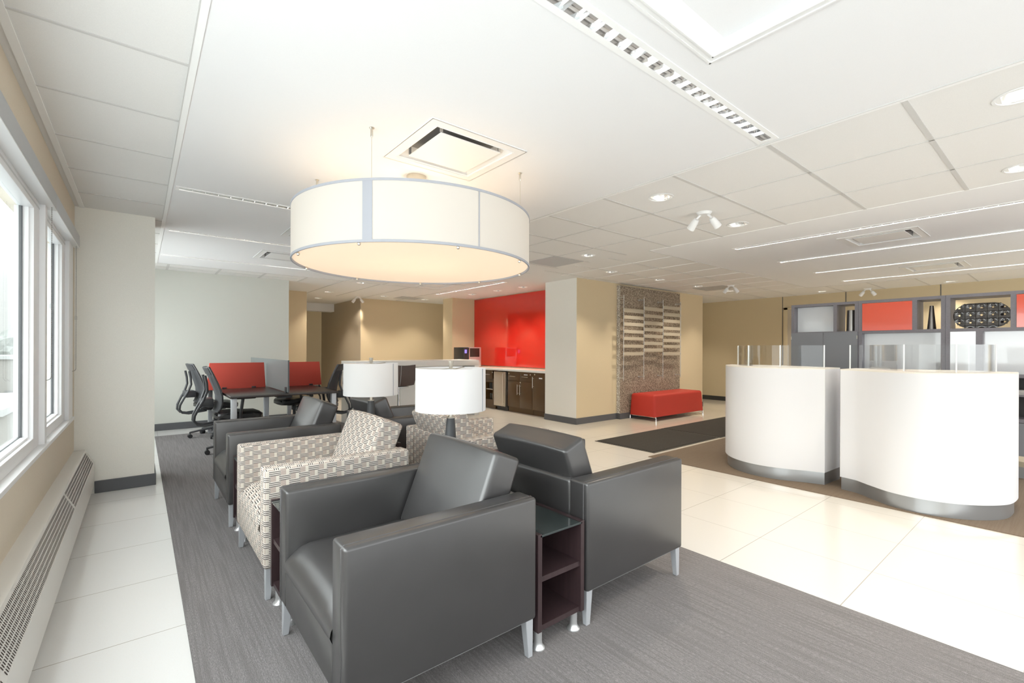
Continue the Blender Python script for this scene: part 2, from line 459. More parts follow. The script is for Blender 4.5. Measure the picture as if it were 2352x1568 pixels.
b.box(-.6, 13.0, -3.5, 16.5, H+.22, H+.26); b.box(-.6, 13.0, -3.54, -3.5, H, H+.26); b.box(-.64, -.6, -3.5, 16.5, H, H+.26); b.box(13.0, 13.04, -3.5, 16.5, H, H+.26); b.box(-.6, 13.0, 16.5, 16.54, H, H+.26)  # unseen slab and side strips added above the ceiling to stop sky light leaking in
struct(b.obj('ceiling', ['ceil', 'tile_ceil', 'tbar', 'tbar_light'], smooth=False))

# --- window wall (x=-.43) with real openings
WX = -.43; W0, W1 = -3.5, 5.33
Z0, Z1 = .665, 2.10
wb = B()
wb.box(-.62, WX, W0, W1+.45, 0, Z0)                # below sill
wb.box(-.62, WX, W0, W1+.45, Z1, H)                # above
wb.box(-.62, WX, 5.225, W1+.45, Z0, Z1)            # pier at far end
wb.box(-.62, WX, -3.5, -2.2, Z0, Z1)
wb.box(-.62, WX, 5.78, 8.9, 0, Z0); wb.box(-.62, WX, 5.78, 8.9, Z1, H); wb.box(-.62, WX, 8.5, 8.9, Z0, Z1); wb.box(-.62, WX, 5.78, 5.95, Z0, Z1)
struct(wb.obj('wall_left', 'window_wall', smooth=False))

def window(name, y0, y1):
    f = B()
    X0, X1 = -.52, -.455
    f.box(X0, X1, y0, y0+.07, .685, 2.09, .004); f.box(X0, X1, y1-.17, y1, .685, 2.09, .004)
    f.box(X0, X1, y0+.07, y1-.17, .685, .75, .004); f.box(X0, X1, y0+.07, y1-.17, 2.02, 2.09, .004)
    # dark gasket
    f.box(-.53, -.475, y1-.182, y1-.17, .75, 2.02); f.box(-.511, -.497, y1-.19, y1-.182, .75, 2.02, mi=1); f.box(-.53, -.475, y0+.07, y1-.19, .75, .762); f.box(-.513, -.505, y0+.07, y1-.19, .762, .768, mi=1)
    o = struct(f.obj(name, ['white', 'base']))
    p = B().box(-.505, -.500, y0+.07, y1-.19, .762, 2.02).obj('pane', 'pane', o, smooth=False)
    return o
window('window_1', -2.18, 3.80)
window('window_2', 3.87, 4.97)
window('window_3', 5.95, 8.5)
# sill, post and jamb
struct(B().box(-.54, -.418, -2.2, 5.225, .660, .685, .004).obj('trim_1', 'white'))
struct(B().box(-.54, -.430, 3.80, 3.87, .685, 2.10, .003).obj('trim_2', 'white'))
struct(B().box(-.54, -.430, 4.97, 5.225, .685, 2.10, .003).obj('trim_3', 'white'))

# blind headboxes along the window head
def blind(name_label, y0, y1, cy):
    t = thing('roller_blind', name_label, 'blind', (-.43, y0, 2.09), group='roller blinds over the windows')
    L = y1-y0
    B().box(.002, .035, 0, L, .0, .095, .002, mi=0).box(-.055, .0345, 0, L, -.008, -.001, .001, mi=1).obj('headbox', ['white_grey', 'white'], t)
    B().cyl((-.035, .02, -.035), (-.035, L-.06, -.035), .012, n=12).obj('hem_bar', 'alu', t)
    pts = []
    R = .022; zb = -1.03 if cy > 0 else -.9
    zb = -1.03
    yc = cy-y0
    for i in range(40): pts.append((.022, yc, -.01-(i/39)*(-zb-.03)))
    for i in range(1, 12):
        a = PI*i/12; pts.append((.022-R*(1-math.cos(a)), yc, zb+.02-R*math.sin(a)))
    for i in range(40): pts.append((.022-2*R, yc, zb+.02+(i/39)*(-zb-.03)))
    cb = B()
    # bead chain: little beads on a cord
    cb.tube(pts, .0012, 5)
    last = None
    for i in range(len(pts)-1):
        a, c = Vector(pts[i]), Vector(pts[i+1]); n = max(1, int((c-a).length/.012))
        for j in range(n):
            p = a.lerp(c, j/n); cb.lathe([(0, -.0034), (.0034, 0), (0, .0034)], 6, p)
    cb.obj('bead_chain', 'chain', t)
    B().box(.014, .030, yc-.012, yc+.012, zb+.42, zb+.45, .002).obj('chain_connector', 'acrylic', t)
    return t
blind('long roller blind headbox over the nearer wide window', -2.18, 3.925, 3.84)
t = blind('short roller blind headbox over the far narrow window', 3.93, 5.28, 5.18)

# heater under the window
ht = thing('baseboard_heater', 'long white baseboard heater with slotted sloping grille under the window', 'heater', (WX, 0, 0))
prof = [(.0, .385), (.072, .385), (.129, .272), (.129, .078), (.114, .055), (.06, .055), (.06, .01), (.0, .01)]
hb = B()
def hmap(p, y): return (p[0], y, p[1])
tb = bmesh.new()
HY0, HY1 = -2.5, 5.30
A0 = [tb.verts.new(hmap(p, HY0)) for p in prof]; A1 = [tb.verts.new(hmap(p, HY1)) for p in prof]
for i in range(len(prof)):
    j = (i+1) % len(prof); tb.faces.new((A0[i], A0[j], A1[j], A1[i]))
tb.faces.new(A0); tb.faces.new(A1[::-1]); bmesh.ops.recalc_face_normals(tb, faces=tb.faces[:])
hb._merge(tb, 0)
hb.obj('casing', 'heater', ht, smooth=False)
sl = B()
d = Vector((.129-.072, 0, .272-.385)).normalized(); nrm = Vector((-d.z, 0, d.x)); nrm = nrm if nrm.x > 0 else -nrm
o0 = Vector((.072, 0, .385))
sec = [(-1.0, 1.95), (2.0, 3.80), (3.86, 5.22)]
for a, e in sec:
    y = a
    while y < e:
        for r in range(6):
            s0 = .014+r*.0185; s1 = s0+.0135
            p0 = o0+d*s0+nrm*.0008; p1 = o0+d*s1+nrm*.0008
            sl.quad([(p0.x, y, p0.z), (p1.x, y, p1.z), (p1.x, y+.0065, p1.z), (p0.x, y+.0065, p0.z)])
        y += .0155 if y > 1.2 else .5
sl.obj('grille_slots', 'heater_slot', ht, smooth=False)

# column at end of window
c = B().box(-.62, .106, 5.33, 5.78, 0, H).obj('wall_column_left', 'beige', smooth=False); struct(c)
def bboard(name, x0, x1, y0, y1, h=.105, m='base'):
    return struct(B().box(x0, x1, y0, y1, 0, h, .003).box(x0+.001, x1-.001, y0+.001, y1-.001, h-.02, h-.017, 0).obj(name, m, smooth=False))
bboard('baseboard_column', -.30, .118, 5.318, 5.792)
# back wall of the desk zone
struct(B().box(-.62, 2.035, 8.76, 10.3, 0, H).obj('wall_back', 'grey_wall', smooth=False))
bboard('baseboard_back', .0, 2.047, 8.748, 8.76)
# ochre walls beyond
struct(B().box(1.9, 2.72, 10.22, 15.4, 0, H).obj('wall_ochre_near', 'ochre', smooth=False))
struct(B().box(2.72, 6.0, 15.1, 15.3, 0, H).obj('wall_corridor_end', 'ochre', smooth=False))
struct(B().box(2.72, 4.06, 12.6, 12.9, 2.24, H).obj('ceiling_corridor_bulkhead', 'ceil', smooth=False))
b = B()
b.box(4.058, 6.7, 10.70, 10.9, 0, H, mi=0)
struct(b.obj('wall_ochre_far', 'ochre', smooth=False))
struct(B().box(4.05, 4.2, 10.702, 13.7, 0, H).obj('wall_corridor_side', 'taupe_wall', smooth=False))
struct(B().box(4.038, 4.05, 10.69, 13.7, 0, .105).obj('baseboard_corridor', 'base', smooth=False))
bboard('baseboard_ochre', 4.2, 5.62, 10.688, 10.70)
bboard('baseboard_ochre_near', 2.05, 2.73, 10.208, 10.22)
# pier left of the pantry
struct(B().box(5.655, 6.45, 9.20, 9.62, 0, H).obj('wall_pantry_pier', 'ochre', smooth=False))
# wall behind the red glass
struct(B().box(6.30, 6.45, 6.0, 9.25, 0, H).obj('wall_pantry', 'ochre', smooth=False))
# block with two faces: left face pale, front face ochre
b = B()
b.box(5.645, 9.70, 5.27, 6.03, 0, H, mi=0)
o = b.obj('wall_centre', ['ochre', 'beige'], smooth=False)
for p in o.data.polygons:
    if p.normal.x < -.5: p.material_index = 1
struct(o)
bboard('baseboard_centre_left', 5.633, 5.645, 5.258, 6.04)
bboard('baseboard_centre', 5.645, 9.712, 5.258, 5.27)
# patterned raised panel
pp = B().box(6.70, 8.655, 5.195, 5.272, .10, 2.405)
o = struct(pp.obj('trim_4', ['patterned_panel', 'patterned_side'], smooth=False))
for p in o.data.polygons:
    if abs(p.normal.x) > .5: p.material_index = 1
bboard('baseboard_panel', 6.692, 8.663, 5.187, 5.257)
# far wall behind reception
struct(B().box(11.2, 11.35, -3.5, 9.0, 0, H).box(9.70, 11.35, 8.6, 9.0, 0, H).obj('wall_right', 'tan_wall', smooth=False))
bboard('baseboard_right', 11.188, 11.2, -1.0, 8.6, m='base_dark')
s = B()
for y in (4.20, 3.01, 1.58, .2): s.box(11.194, 11.2, y-.006, y+.006, 2.19 if y < 4 else 0, H)
s.box(11.194, 11.2, -1, 4.2, 2.185, 2.195)
struct(s.obj('trim_5', 'base', smooth=False))
dr = struct(B().box(11.18, 11.2, 3.06, 4.15, 0, 2.17).obj('door_1', 'taupe_wall', smooth=False))
B().box(11.17, 11.182, 3.0, 3.08, 0, 2.19).box(11.17, 11.182, 4.09, 4.165, 0, 2.19).box(11.17, 11.182, 3.0, 4.165, 2.15, 2.19).obj('door_frame', 'tan_wall', dr, smooth=False)
# wall outlet
ot = B().box(4.038, 4.05, 11.6, 11.67, .33, .44, .002).box(4.035, 4.0385, 11.615, 11.655, .345, .425, .001, mi=1).obj('wall_outlet', ['white', 'alu']); tag(ot, 'small pale electrical outlet low on the taupe corridor wall', 'outlet')

# ================================================================== RED GLASS + PANTRY
rg = B().box(6.27, 6.296, 6.035, 9.195, .875, 2.43, .001)
rg = rg.obj('glass_splashback', 'red_glass', smooth=False); tag(rg, 'tall glossy red back-painted glass panel above the pantry worktop', 'wall panel')

wt = B().box(5.70, 6.29, 6.04, 9.19, .815, .86, .004, mi=0)
wt = wt.obj('pantry_worktop', ['stone', 'stone_edge'])
for p in wt.data.polygons:
    if p.normal.z < .5: p.material_index = 1
tag(wt, 'long pale stone worktop with white edge below the red glass', 'worktop')
CX = 5.775
def handle_v(b, y, z0, z1): b.cyl((-.03, y, z0), (-.03, y, z1), .006, n=10); b.cyl((-.03, y, z0+.03), (0, y, z0+.03), .004, n=8); b.cyl((-.03, y, z1-.03), (0, y, z1-.03), .004, n=8)
def handle_h(b, y0, y1, z): b.cyl((-.03, y0, z), (-.03, y1, z), .006, n=10); b.cyl((-.03, y0+.03, z), (0, y0+.03, z), .004, n=8); b.cyl((-.03, y1-.03, z), (0, y1-.03, z), .004, n=8)
def lock(parent, y, z): B().cyl((-.004, y, z), (.001, y, z), .013, n=14).obj('lock', 'nickel', parent)
# right tall-door unit
t = thing('base_cabinet', 'glossy brown pantry cabinet with one full-height door beside the pale pillar', 'cabinet', (CX, 6.045, 0))
B().box(.02, .49, 0, .475, .10, .815).box(.03, .49, 0, .475, 0, .10).obj('carcass', 'brown_gloss', t, smooth=False)
d1 = B().box(0, .02, .003, .472, .105, .812, .002).obj('door', 'brown_gloss', t)
hb = B(); handle_v(hb, .44, .52, .73); hb.obj('handle', 'nickel', d1)
lock(d1, .41, .775)
B().box(-.001, .0, .20, .29, .70, .72).obj('name_label', 'label_white', d1, smooth=False)
# middle two-door unit
t = thing('base_cabinet', 'glossy brown pantry cabinet with two drawers over two doors, middle of the run', 'cabinet', (CX, 6.525, 0))
B().box(.02, .49, 0, .745, .10, .815).box(.03, .49, 0, .745, 0, .10).obj('carcass', 'brown_gloss', t, smooth=False)
for k, (a, e) in enumerate(((.003, .371), (.375, .742))):
    dr_ = B().box(0, .02, a, e, .625, .812, .002).obj('drawer', 'brown_gloss', t)
    hb = B(); handle_h(hb, a+.09, a+.27, .715); hb.obj('handle', 'nickel', dr_); lock(dr_, a+(.05 if k == 0 else .33), .765)
    if k == 0: B().box(-.001, 0, a+.13, a+.24, .75, .765).obj('name_label', 'label_white', dr_, smooth=False)
    dd = B().box(0, .02, a, e, .105, .620, .002).obj('door', 'brown_gloss', t)
    hb = B(); handle_v(hb, (.335 if k == 0 else .41), .36, .56); hb.obj('handle', 'nickel', dd)
    if k == 0: lock(dd, .35, .60)
# fridge
t = thing('wine_fridge', 'narrow stainless steel undercounter fridge with tall bar handle', 'fridge', (CX, 7.30, 0))
B().box(.02, .48, 0, .40, .06, .80).box(.05, .45, .02, .38, 0, .06).obj('body', 'black', t, smooth=False)
dd = B().box(-.035, .02, .005, .395, .09, .79, .004).obj('door', 'steel', t)
hb = B(); handle_v(hb, .06, .12, .76); hb.obj('handle', 'nickel', dd, loc=(-.035, 0, 0))
# left unit with drawer and niche
t = thing('base_cabinet', 'glossy brown pantry cabinet with an open niche of glasses, left of the fridge', 'cabinet', (CX, 7.72, 0))
cb = B()
cb.box(.03, .49, 0, .42, 0, .10); cb.box(0, .49, 0, .06, .10, .815); cb.box(0, .49, .30, .42, .10, .60); cb.box(0, .49, .06, .30, .10, .19)
cb.box(0, .49, .06, .30, .555, .60); cb.box(.3, .49, .06, .30, .19, .555); cb.box(.01, .30, .06, .30, .395, .41, mi=1)
cb.box(.02, .49, .06, .42, .60, .815)
cb.obj('carcass', ['brown_gloss', 'nickel'], t, smooth=False)
dr_ = B().box(0, .02, .003, .417, .625, .812, .002).obj('drawer', 'brown_gloss', t)
hb = B(); handle_h(hb, .12, .32, .715); hb.obj('handle', 'nickel', dr_); lock(dr_, .07, .765)
t = thing('base_cabinet', 'glossy brown pantry cabinet with plain door at the far end behind the white bar', 'cabinet', (CX, 8.15, 0))
B().box(.02, .49, 0, 1.03, .10, .815).box(.03, .49, 0, 1.03, 0, .10).obj('carcass', 'brown_gloss', t, smooth=False)
B().box(0, .02, .003, 1.027, .105, .812, .002).obj('door', 'brown_gloss', t)
for i, (y, z, m) in enumerate([(7.82, .412, 'black'), (7.90, .412, 'black'), (7.97, .412, 'black'), (7.81, .192, 'clear'), (7.88, .192, 'clear'), (7.95, .192, 'clear')]):
    g_ = B().lathe([(0, 0), (.026, 0), (.031, .12), (.029, .12), (.024, .006), (0, .006)], 16).obj('drinking_glass', m, loc=(CX+.09, y, z))
    tag(g_, 'dark glass tumbler on the upper niche shelf of the brown cabinet' if i < 3 else 'clear glass tumbler at the bottom of the brown cabinet niche', 'glass', 'dark tumblers in the niche' if i < 3 else 'clear tumblers in the niche')

# coffee machine
t = thing('coffee_machine', 'black coffee machine with violet display and silver front beside the red glass', 'coffee machine', (5.46, 8.42, .86))
B().box(0, .13, 0, .4, .07, .43, .008).box(.03, .10, .05, .35, 0, .07, .004).obj('dispenser_head', 'black', t)
B().box(.14, .47, 0, .42, 0, .435, .012).obj('housing', 'alu', t)
B().box(.165, .42, -.004, .004, .22, .41, .002).obj('dark_window', 'desk', t)
B().box(.135, .150, -.012, .01, .08, .425, .004).obj('chrome_strip', 'chrome', t)
B().box(.03, .085, -.004, .002, .30, .38, .001).obj('display', 'screen', t)
B().box(.12, .135, .1, .3, 0, .3, 0).obj('back_plate', 'black', t)
# side counter carrying the machine (return of the bar)
t = thing('return_counter', 'low white return counter behind the bar carrying the coffee machine', 'counter', (4.9, 8.30, 0))
B().box(0, .78, .02, .72, 0, .815).obj('body', 'bar_white', t, smooth=False)
B().box(-.01, .79, 0, .74, .815, .858, .003).obj('top', 'stone_edge', t)

# the tall white bar
t = thing('breakfast_bar', 'long white high bar counter with thick top behind the armchairs', 'counter', (2.66, 7.2, 0))
B().box(0, 1.70, 0, .70, .945, 1.045, .003).obj('top', 'bar_white', t)
B().box(1.70, 2.36, 0, .70, .945, 1.045, .003).obj('end_top', 'bar_end', t)
B().box(.02, 2.30, .42, .50, 0, .945).box(0, .05, .02, .68, 0, .945).obj('panel', 'bar_white', t, smooth=False)
B().box(2.26, 2.36, .0, .70, 0, .945, .002).obj('end_panel', 'bar_end', t)

# bar stools
def make_stool():
    t = thing('bar_stool', '', 'stool', (3.2, 6.82, 0), 0, 'bar stools')
    # shell: seat + back bent sheet, facing +y (towards the bar)
    pr = [(.20, .70), (.10, .685), (-.08, .685), (-.16, .70), (-.19, .76), (-.20, .86), (-.215, .99)]
    sb = B(); tb = bmesh.new(); ra = []; rb = []
    for i, (y, z) in enumerate(pr):
        w = .19-.006*max(0, i-3)
        ra.append([tb.verts.new((x*w, y-.02*abs(x)*0, z+.012*abs(x)**2)) for x in (-1, -.5, 0, .5, 1)])
        rb.append([tb.verts.new((x*w, y-(.03 if i > 3 else 0), z+.012*abs(x)**2-(.03 if i <= 3 else 0))) for x in (-1, -.5, 0, .5, 1)])
    for r in (ra, rb):
        for p, q in zip(r, r[1:]):
            for k in range(4): tb.faces.new((p[k], p[k+1], q[k+1], q[k]))
    for k in range(4):
        tb.faces.new((ra[0][k], ra[0][k+1], rb[0][k+1], rb[0][k])); tb.faces.new((ra[-1][k], ra[-1][k+1], rb[-1][k+1], rb[-1][k]))
    for p, q, p2, q2 in zip(ra, ra[1:], rb, rb[1:]):
        tb.faces.new((p[0], q[0], q2[0], p2[0])); tb.faces.new((p[4], q[4], q2[4], p2[4]))
    bmesh.ops.recalc_face_normals(tb, faces=tb.faces[:])
    sb._merge(tb); s_ = sb.obj('seat_shell', 'brown_leather', t, ang=60)
    B().tube([(-.07, -.247, .99), (-.07, -.235, .86), (-.07, -.224, .77), (-.07, -.19, .68)], .003, 6).obj('stitching', 'stitch', s_)
    B().box(-.12, .12, -.12, .12, .635, .655, .004).obj('seat_plate', 'alu', t)
    B().cyl((0, 0, .02), (0, 0, .64), .022, n=16).obj('column', 'chrome', t)
    B().lathe([(0, 0), (.20, 0), (.20, .008), (.05, .025), (0, .025)], 32).obj('base', 'chrome', t)
    B().tube([(.02, 0, .32), (.12, .10, .32), (.05, .17, .32), (-.05, .17, .32), (-.12, .10, .32), (-.02, 0, .32)], .009, 8).obj('footrest', 'chrome', t)
    return t
st = make_stool(); st['label'] = 'brown leather bar stool with white stitching at the bar between the two lampshades'

# ================================================================== WALL DISPLAY (rods + strips)
rods = [6.65, 7.25, 7.87, 8.49]
rod_lab = ['leftmost', 'second from left', 'third from left', 'rightmost']
for k, x in enumerate(rods):
    t = thing('display_rod', 'thin steel %s rod of the wall display above the red bench, on standoffs' % rod_lab[k], 'rod', (x, 5.08, .70), group='display rods on the patterned panel')
    B().cyl((0, 0, 0), (0, 0, 1.52), .0055, n=10).obj('rod', 'alu', t)
    for z in (.045, 1.475):
        B().cyl((0, -.005, z), (0, .117 if x < 8.6 else .19, z), .008, n=10).cyl((0, .105, z), (0, .117, z), .016, n=12).obj('standoff', 'alu', t)
cols = [[(1.987, 1.916), (1.86, 1.8), (1.736, 1.675), (1.603, 1.545), (1.477, 1.42), (1.34, 1.284), (1.207, 1.147)],
        [(2.048, 1.98), (1.911, 1.85), (1.781, 1.713), (1.659, 1.596), (1.533, 1.472), (1.398, 1.339), (1.276, 1.213)],
        [(2.105, 2.04), (1.974, 1.908), (1.844, 1.783), (1.702, 1.64), (1.586, 1.526), (1.461, 1.399), (1.344, 1.289), (1.206, 1.142)]]
ordn = ['topmost', 'second from top', 'third from top', 'fourth from top', 'fifth from top', 'sixth from top', 'seventh from top', 'eighth from top']
for c_, cn in zip(range(3), ('left', 'middle', 'right')):
    for i, (z1, z0) in enumerate(cols[c_]):
        n = len(cols[c_]); od = ordn[i] if i < n-1 else 'bottom'
        t = thing('acrylic_strip', '%s frosted acrylic strip in the %s column of the wall display' % (od, cn), 'display strip', (rods[c_], 5.08, (z0+z1)/2), group='acrylic strips on the wall display')
        w = rods[c_+1]-rods[c_]; h = (z1-z0)/2
        B().box(.012, w-.012, -.003, .003, -h, h).obj('strip', 'strip', t, smooth=False)
        for x in (.004, w-.004): B().cyl((x, -.012, 0), (x, .012, 0), .009, n=8).obj('clip', 'alu', t)

# red bench
t = thing('upholstered_bench', 'red upholstered rectangular bench with tapered sides under the wall display', 'bench', (6.95, 4.64, 0))
tb = bmesh.new(); bmesh.ops.create_cube(tb, size=1)
for v in tb.verts:
    top = v.co.z > 0; ins = .02 if top else 0
    x = 0+ins if v.co.x < 0 else 1.64-ins; y = 0+ins if v.co.y < 0 else .54-ins
    v.co = Vector((x, y, .46 if top else .075))
bmesh.ops.bevel(tb, geom=[e for e in tb.edges if max(v.co.z for v in e.verts) > .3], offset=.045, segments=5, affect='EDGES', profile=.5)
B()._merge(tb).obj('upholstery', 'red_vinyl', t)
B().tube([(.03, .0, .07), (.03, .54, .07)], .010, 8).tube([(1.61, .0, .07), (1.61, .54, .07)], .010, 8).tube([(.03, .05, .07), (1.61, .05, .07)], .008, 8).tube([(.03, .49, .07), (1.61, .49, .07)], .008, 8).obj('frame', 'chrome', t)
for x in (.03, 1.61):
    for y in (.0, .54): B().tube([(x, y+(.03 if y < .2 else -.03), .07), (x, y, .066), (x, y, .02), (x, y, 0)], .011, 8).obj('leg', 'chrome', t)

# ================================================================== CARPETS / MATS
c = tag(B().box(.165, 2.66, -2.5, 8.19, 0, .007).obj('lounge_carpet', 'carpet', smooth=False), 'large grey striped carpet under the armchairs and desk', 'carpet')
CY = [(2.66, -2.5), (2.66, 1.6)]
c = tag(B().box(4.61, 6.70, -2.5, 3.165, 0, .007).obj('reception_carpet', 'carpet_brown', smooth=False), 'brown carpet around the curved white reception counters', 'carpet')
m1 = thing('entrance_mat', 'charcoal ribbed entrance mat, the nearer one with its pointed corner toward the armchairs', 'mat', (4.83, 3.235, 0), group='entrance mats')
B().box(0, 1.575, 0, .93, 0, .005).obj('rubber_edge', 'mat_edge', m1, smooth=False)
B().box(.025, 1.55, .025, .905, .004, .011).obj('pile', 'mat', m1, smooth=False)
m2 = thing('entrance_mat', 'charcoal ribbed entrance mat partly behind the left reception counter', 'mat', (6.425, 3.22, 0), group='entrance mats')
B().box(0, 2.08, 0, .95, 0, .005).obj('rubber_edge', 'mat_edge', m2, smooth=False)
B().box(.025, 2.055, .025, .925, .004, .011).obj('pile', 'mat', m2, smooth=False)

# ================================================================== ARMCHAIRS
def armchair(kind, label, loc, rz, group):
    """local: faces +x? seat front at x=0, back at x=.775 ; width y 0..-.82 -> built facing -x, y from 0 to .82"""
    mt = 'leather' if kind == 'leather' else 'fabric'
    t = thing('armchair', label, 'armchair', loc, rz, group)
    D, Wd = .775, .82
    for k in range(2):
        y0 = 0 if k == 0 else Wd-.115
        a = B().box(0, D, y0, y0+.115, .155, .645, .013, 3)
        # piping seam along outer edge
        a.obj('arm', mt, t)
    for k in range(2):
        yo = .0 if k == 0 else Wd
        s_ = 1 if k == 0 else -1
        B().tube([(.0, yo+s_*.028, .17), (.0, yo+s_*.028, .635), (.010, yo+s_*.028, .645), (D-.01, yo+s_*.028, .645), (D, yo+s_*.028, .635), (D, yo+s_*.028, .17)], .0028, 6).obj('piping', mt, t)
    B().box(D-.13, D-.004, .113, Wd-.113, .155, .64, .02, 3).obj('back_panel', mt, t)
    B().box(.0, D-.12, .112, Wd-.112, .155, .330, .012, 2).obj('seat_base', mt, t)
    # seat cushion, domed
    tb = bmesh.new(); nx, ny = 14, 12; x0, x1, y0, y1 = .006, D-.13, .112, Wd-.112
    top = [[None]*(ny+1) for _ in range(nx+1)]; bot = [[None]*(ny+1) for _ in range(nx+1)]
    for i in range(nx+1):
        for j in range(ny+1):
            u, v = i/nx, j/ny
            ex = min(1, u/.16); ey = min(1, min(v, 1-v)/.12)
            dome = math.sin(min(1, ex)*PI/2)**.6; de = math.sin(ey*PI/2)**.5
            z = .36+.05*dome*1.0+.018*de+.012*math.sin(PI*v)
            x = x0+(x1-x0)*u
            top[i][j] = tb.verts.new((x, y0+(y1-y0)*v, z))
    for i in range(nx):
        for j in range(ny): tb.faces.new((top[i][j], top[i+1][j], top[i+1][j+1], top[i][j+1]))
    # front skirt of the cushion
    fr = [[tb.verts.new((x0+dx, y0+(y1-y0)*j/ny, z)) for j in range(ny+1)] for dx, z in ((-.008, .345), (-.012, .325), (-.004, .305), (.01, .298))]
    rows = [top[0]]+fr
    for p, q in zip(rows, rows[1:]):
        for j in range(ny): tb.faces.new((p[j], p[j+1], q[j+1], q[j]))
    bmesh.ops.recalc_face_normals(tb, faces=tb.faces[:])
    B()._merge(tb).obj('seat_cushion', mt, t, ang=60)
    # back cushion, leaning
    th = math.radians(22)
    tb = bmesh.new(); bmesh.ops.create_cube(tb, size=1)
    for v in tb.verts: v.co = Vector((v.co.x*.145, v.co.y*(Wd-.25), v.co.z*.44))
    bmesh.ops.subdivide_edges(tb, edges=tb.edges[:], cuts=3, use_grid_fill=True)
    for v in tb.verts:      # soft belly
        fy = 1-(abs(v.co.y)/((Wd-.25)/2))**2; fz = 1-(abs(v.co.z)/.22)**2
        v.co.x += math.copysign(.016*max(0, fy)*max(0, fz), v.co.x)
        v.co.z += math.copysign(.008*max(0, fy), v.co.z) if abs(v.co.z) > .2 else 0
    es = [e for e in tb.edges if e.calc_face_angle(0) > 1.0]
    bmesh.ops.bevel(tb, geom=es, offset=.02, segments=4, affect='EDGES', profile=.5)
    cu = B()
    R = Matrix.Rotation(th, 4, 'Y')
    # front top corner sits at (.665,.82)
    ctr = Vector((.665, Wd/2, .825)) - R @ Vector((-.0725, 0, .22))
    cu._merge(tb, 0, Matrix.Translation(ctr) @ R)
    cush = cu.obj('back_cushion', mt, t, ang=50)
    if kind == 'leather':
        e = (Wd-.25)/2-.012
        pts = [R @ Vector((-.066, yy, zz))+ctr for yy, zz in ((-e, -.15), (-e, .20), (-e+.01, .212), (e-.01, .212), (e, .20), (e, -.15))]
        B().tube(pts, .0022, 6).obj('piping', mt, cush)
    # legs
    for x in (.028, D-.028):
        for y in (.03, Wd-.03):
            sx = 1 if x < .3 else -1; sy = 1 if y < .3 else -1
            tb = bmesh.new(); bmesh.ops.create_cube(tb, size=1)
            for v in tb.verts:
                up = v.co.z > 0
                w = .019 if up else .012
                ox = 0 if up else -sx*.002; 
                v.co = Vector((x+ox+math.copysign(w, v.co.x)-(0 if up else sx*.005), y+math.copysign(w, v.co.y)-(0 if up else sy*.005), .158 if up else 0))
            bmesh.ops.bevel(tb, geom=tb.edges[:], offset=.002, segments=1, affect='EDGES')
            B()._merge(tb).obj('leg', 'leg_grey', t)
    B().box(.05, D-.05, .02, .045, .145, .157).box(.05, D-.05, Wd-.045, Wd-.02, .145, .157).obj('rail', 'leg_grey', t, smooth=False)
    return t
zc = .007
GL = 'charcoal leather armchairs'; GF = 'patterned fabric armchairs'
a1 = armchair('leather', 'charcoal leather armchair nearest the camera, facing the window, front of its row', (.475, 1.38, zc), 0, GL)
a2 = armchair('fabric', 'beige patterned fabric armchair facing the window, between two leather armchairs', (.475, 2.51, zc), 0, GF)
a3 = dup(a1, (.475, 3.70, zc), 0, 'charcoal leather armchair facing the window, in front of the red-screened desk')
a4 = dup(a1, (2.33, 2.20, zc), PI, 'charcoal leather armchair seen from behind, back to back with the nearest armchair')
a5 = dup(a2, (2.40, 3.33, zc), PI, 'beige patterned fabric armchair turned away from the window, behind the larger lamp')
a6 = dup(a1, (2.35, 4.52, zc), PI, 'charcoal leather armchair turned away from the window, behind the smaller lamp near the bar')

# ================================================================== SIDE SHELF TABLES
def side_table(label, x0, x1, y0, y1, axis, ztop, group='open shelf side tables'):
    """axis 'y': open end faces -y ; axis 'x': open end faces -x"""
    t = thing('side_table', label, 'side table', (x0, y0, zc), 0, group)
    X, Y = x1-x0, y1-y0
    pt = .022
    zb = .085
    for k in range(2):
        b = B()
        if axis == 'y':
            b.box(0 if k == 0 else X-pt, pt if k == 0 else X, 0, Y, zb, ztop, .001)
        else: b.box(0, X, 0 if k == 0 else Y-pt, pt if k == 0 else Y, zb, ztop, .001)
        b.obj('side_panel', 'espresso', t, smooth=False)
    for z in (zb, zb+(ztop-zb)*.5):
        b = B()
        if axis == 'y': b.box(pt, X-pt, .008, Y, z, z+.022)
        else: b.box(.008, X, pt, Y-pt, z, z+.022)
        b.obj('shelf', 'espresso', t, smooth=False)
    b = B()
    if axis == 'y': b.box(pt, X-pt, Y-.015, Y, zb, ztop)
    else: b.box(X-.015, X, pt, Y-pt, zb, ztop)
    b.obj('back_panel', 'espresso', t, smooth=False)
    B().box(pt*.6 if axis == 'y' else .0, X-pt*.6 if axis == 'y' else X, 0.0 if axis == 'y' else pt*.6, Y if axis == 'y' else Y-pt*.6, ztop-.012, ztop-.004, .0005, mi=0).obj('glass_top', 'table_glass', t, smooth=False)
    for x in (.032, X-.032):
        for y in (.035, Y-.035):
            B().lathe([(0, 0), (.029, 0), (.029, .004), (.019, .016), (.0165, .03), (.0165, zb), (0, zb)], 20, (x, y, 0)).obj('foot', 'alu', t)
    return t
side_table('dark wood open shelf table with glass top between the backs of the two front armchairs', 1.262, 1.538, 1.385, 2.195, 'y', .485)
side_table('dark wood open shelf table between the nearest leather armchair and the patterned one', .50, 1.60, 2.213, 2.493, 'x', .505)
side_table('dark wood open shelf table between the patterned armchair and the farther leather one', .50, 1.60, 3.36, 3.66, 'x', .505)

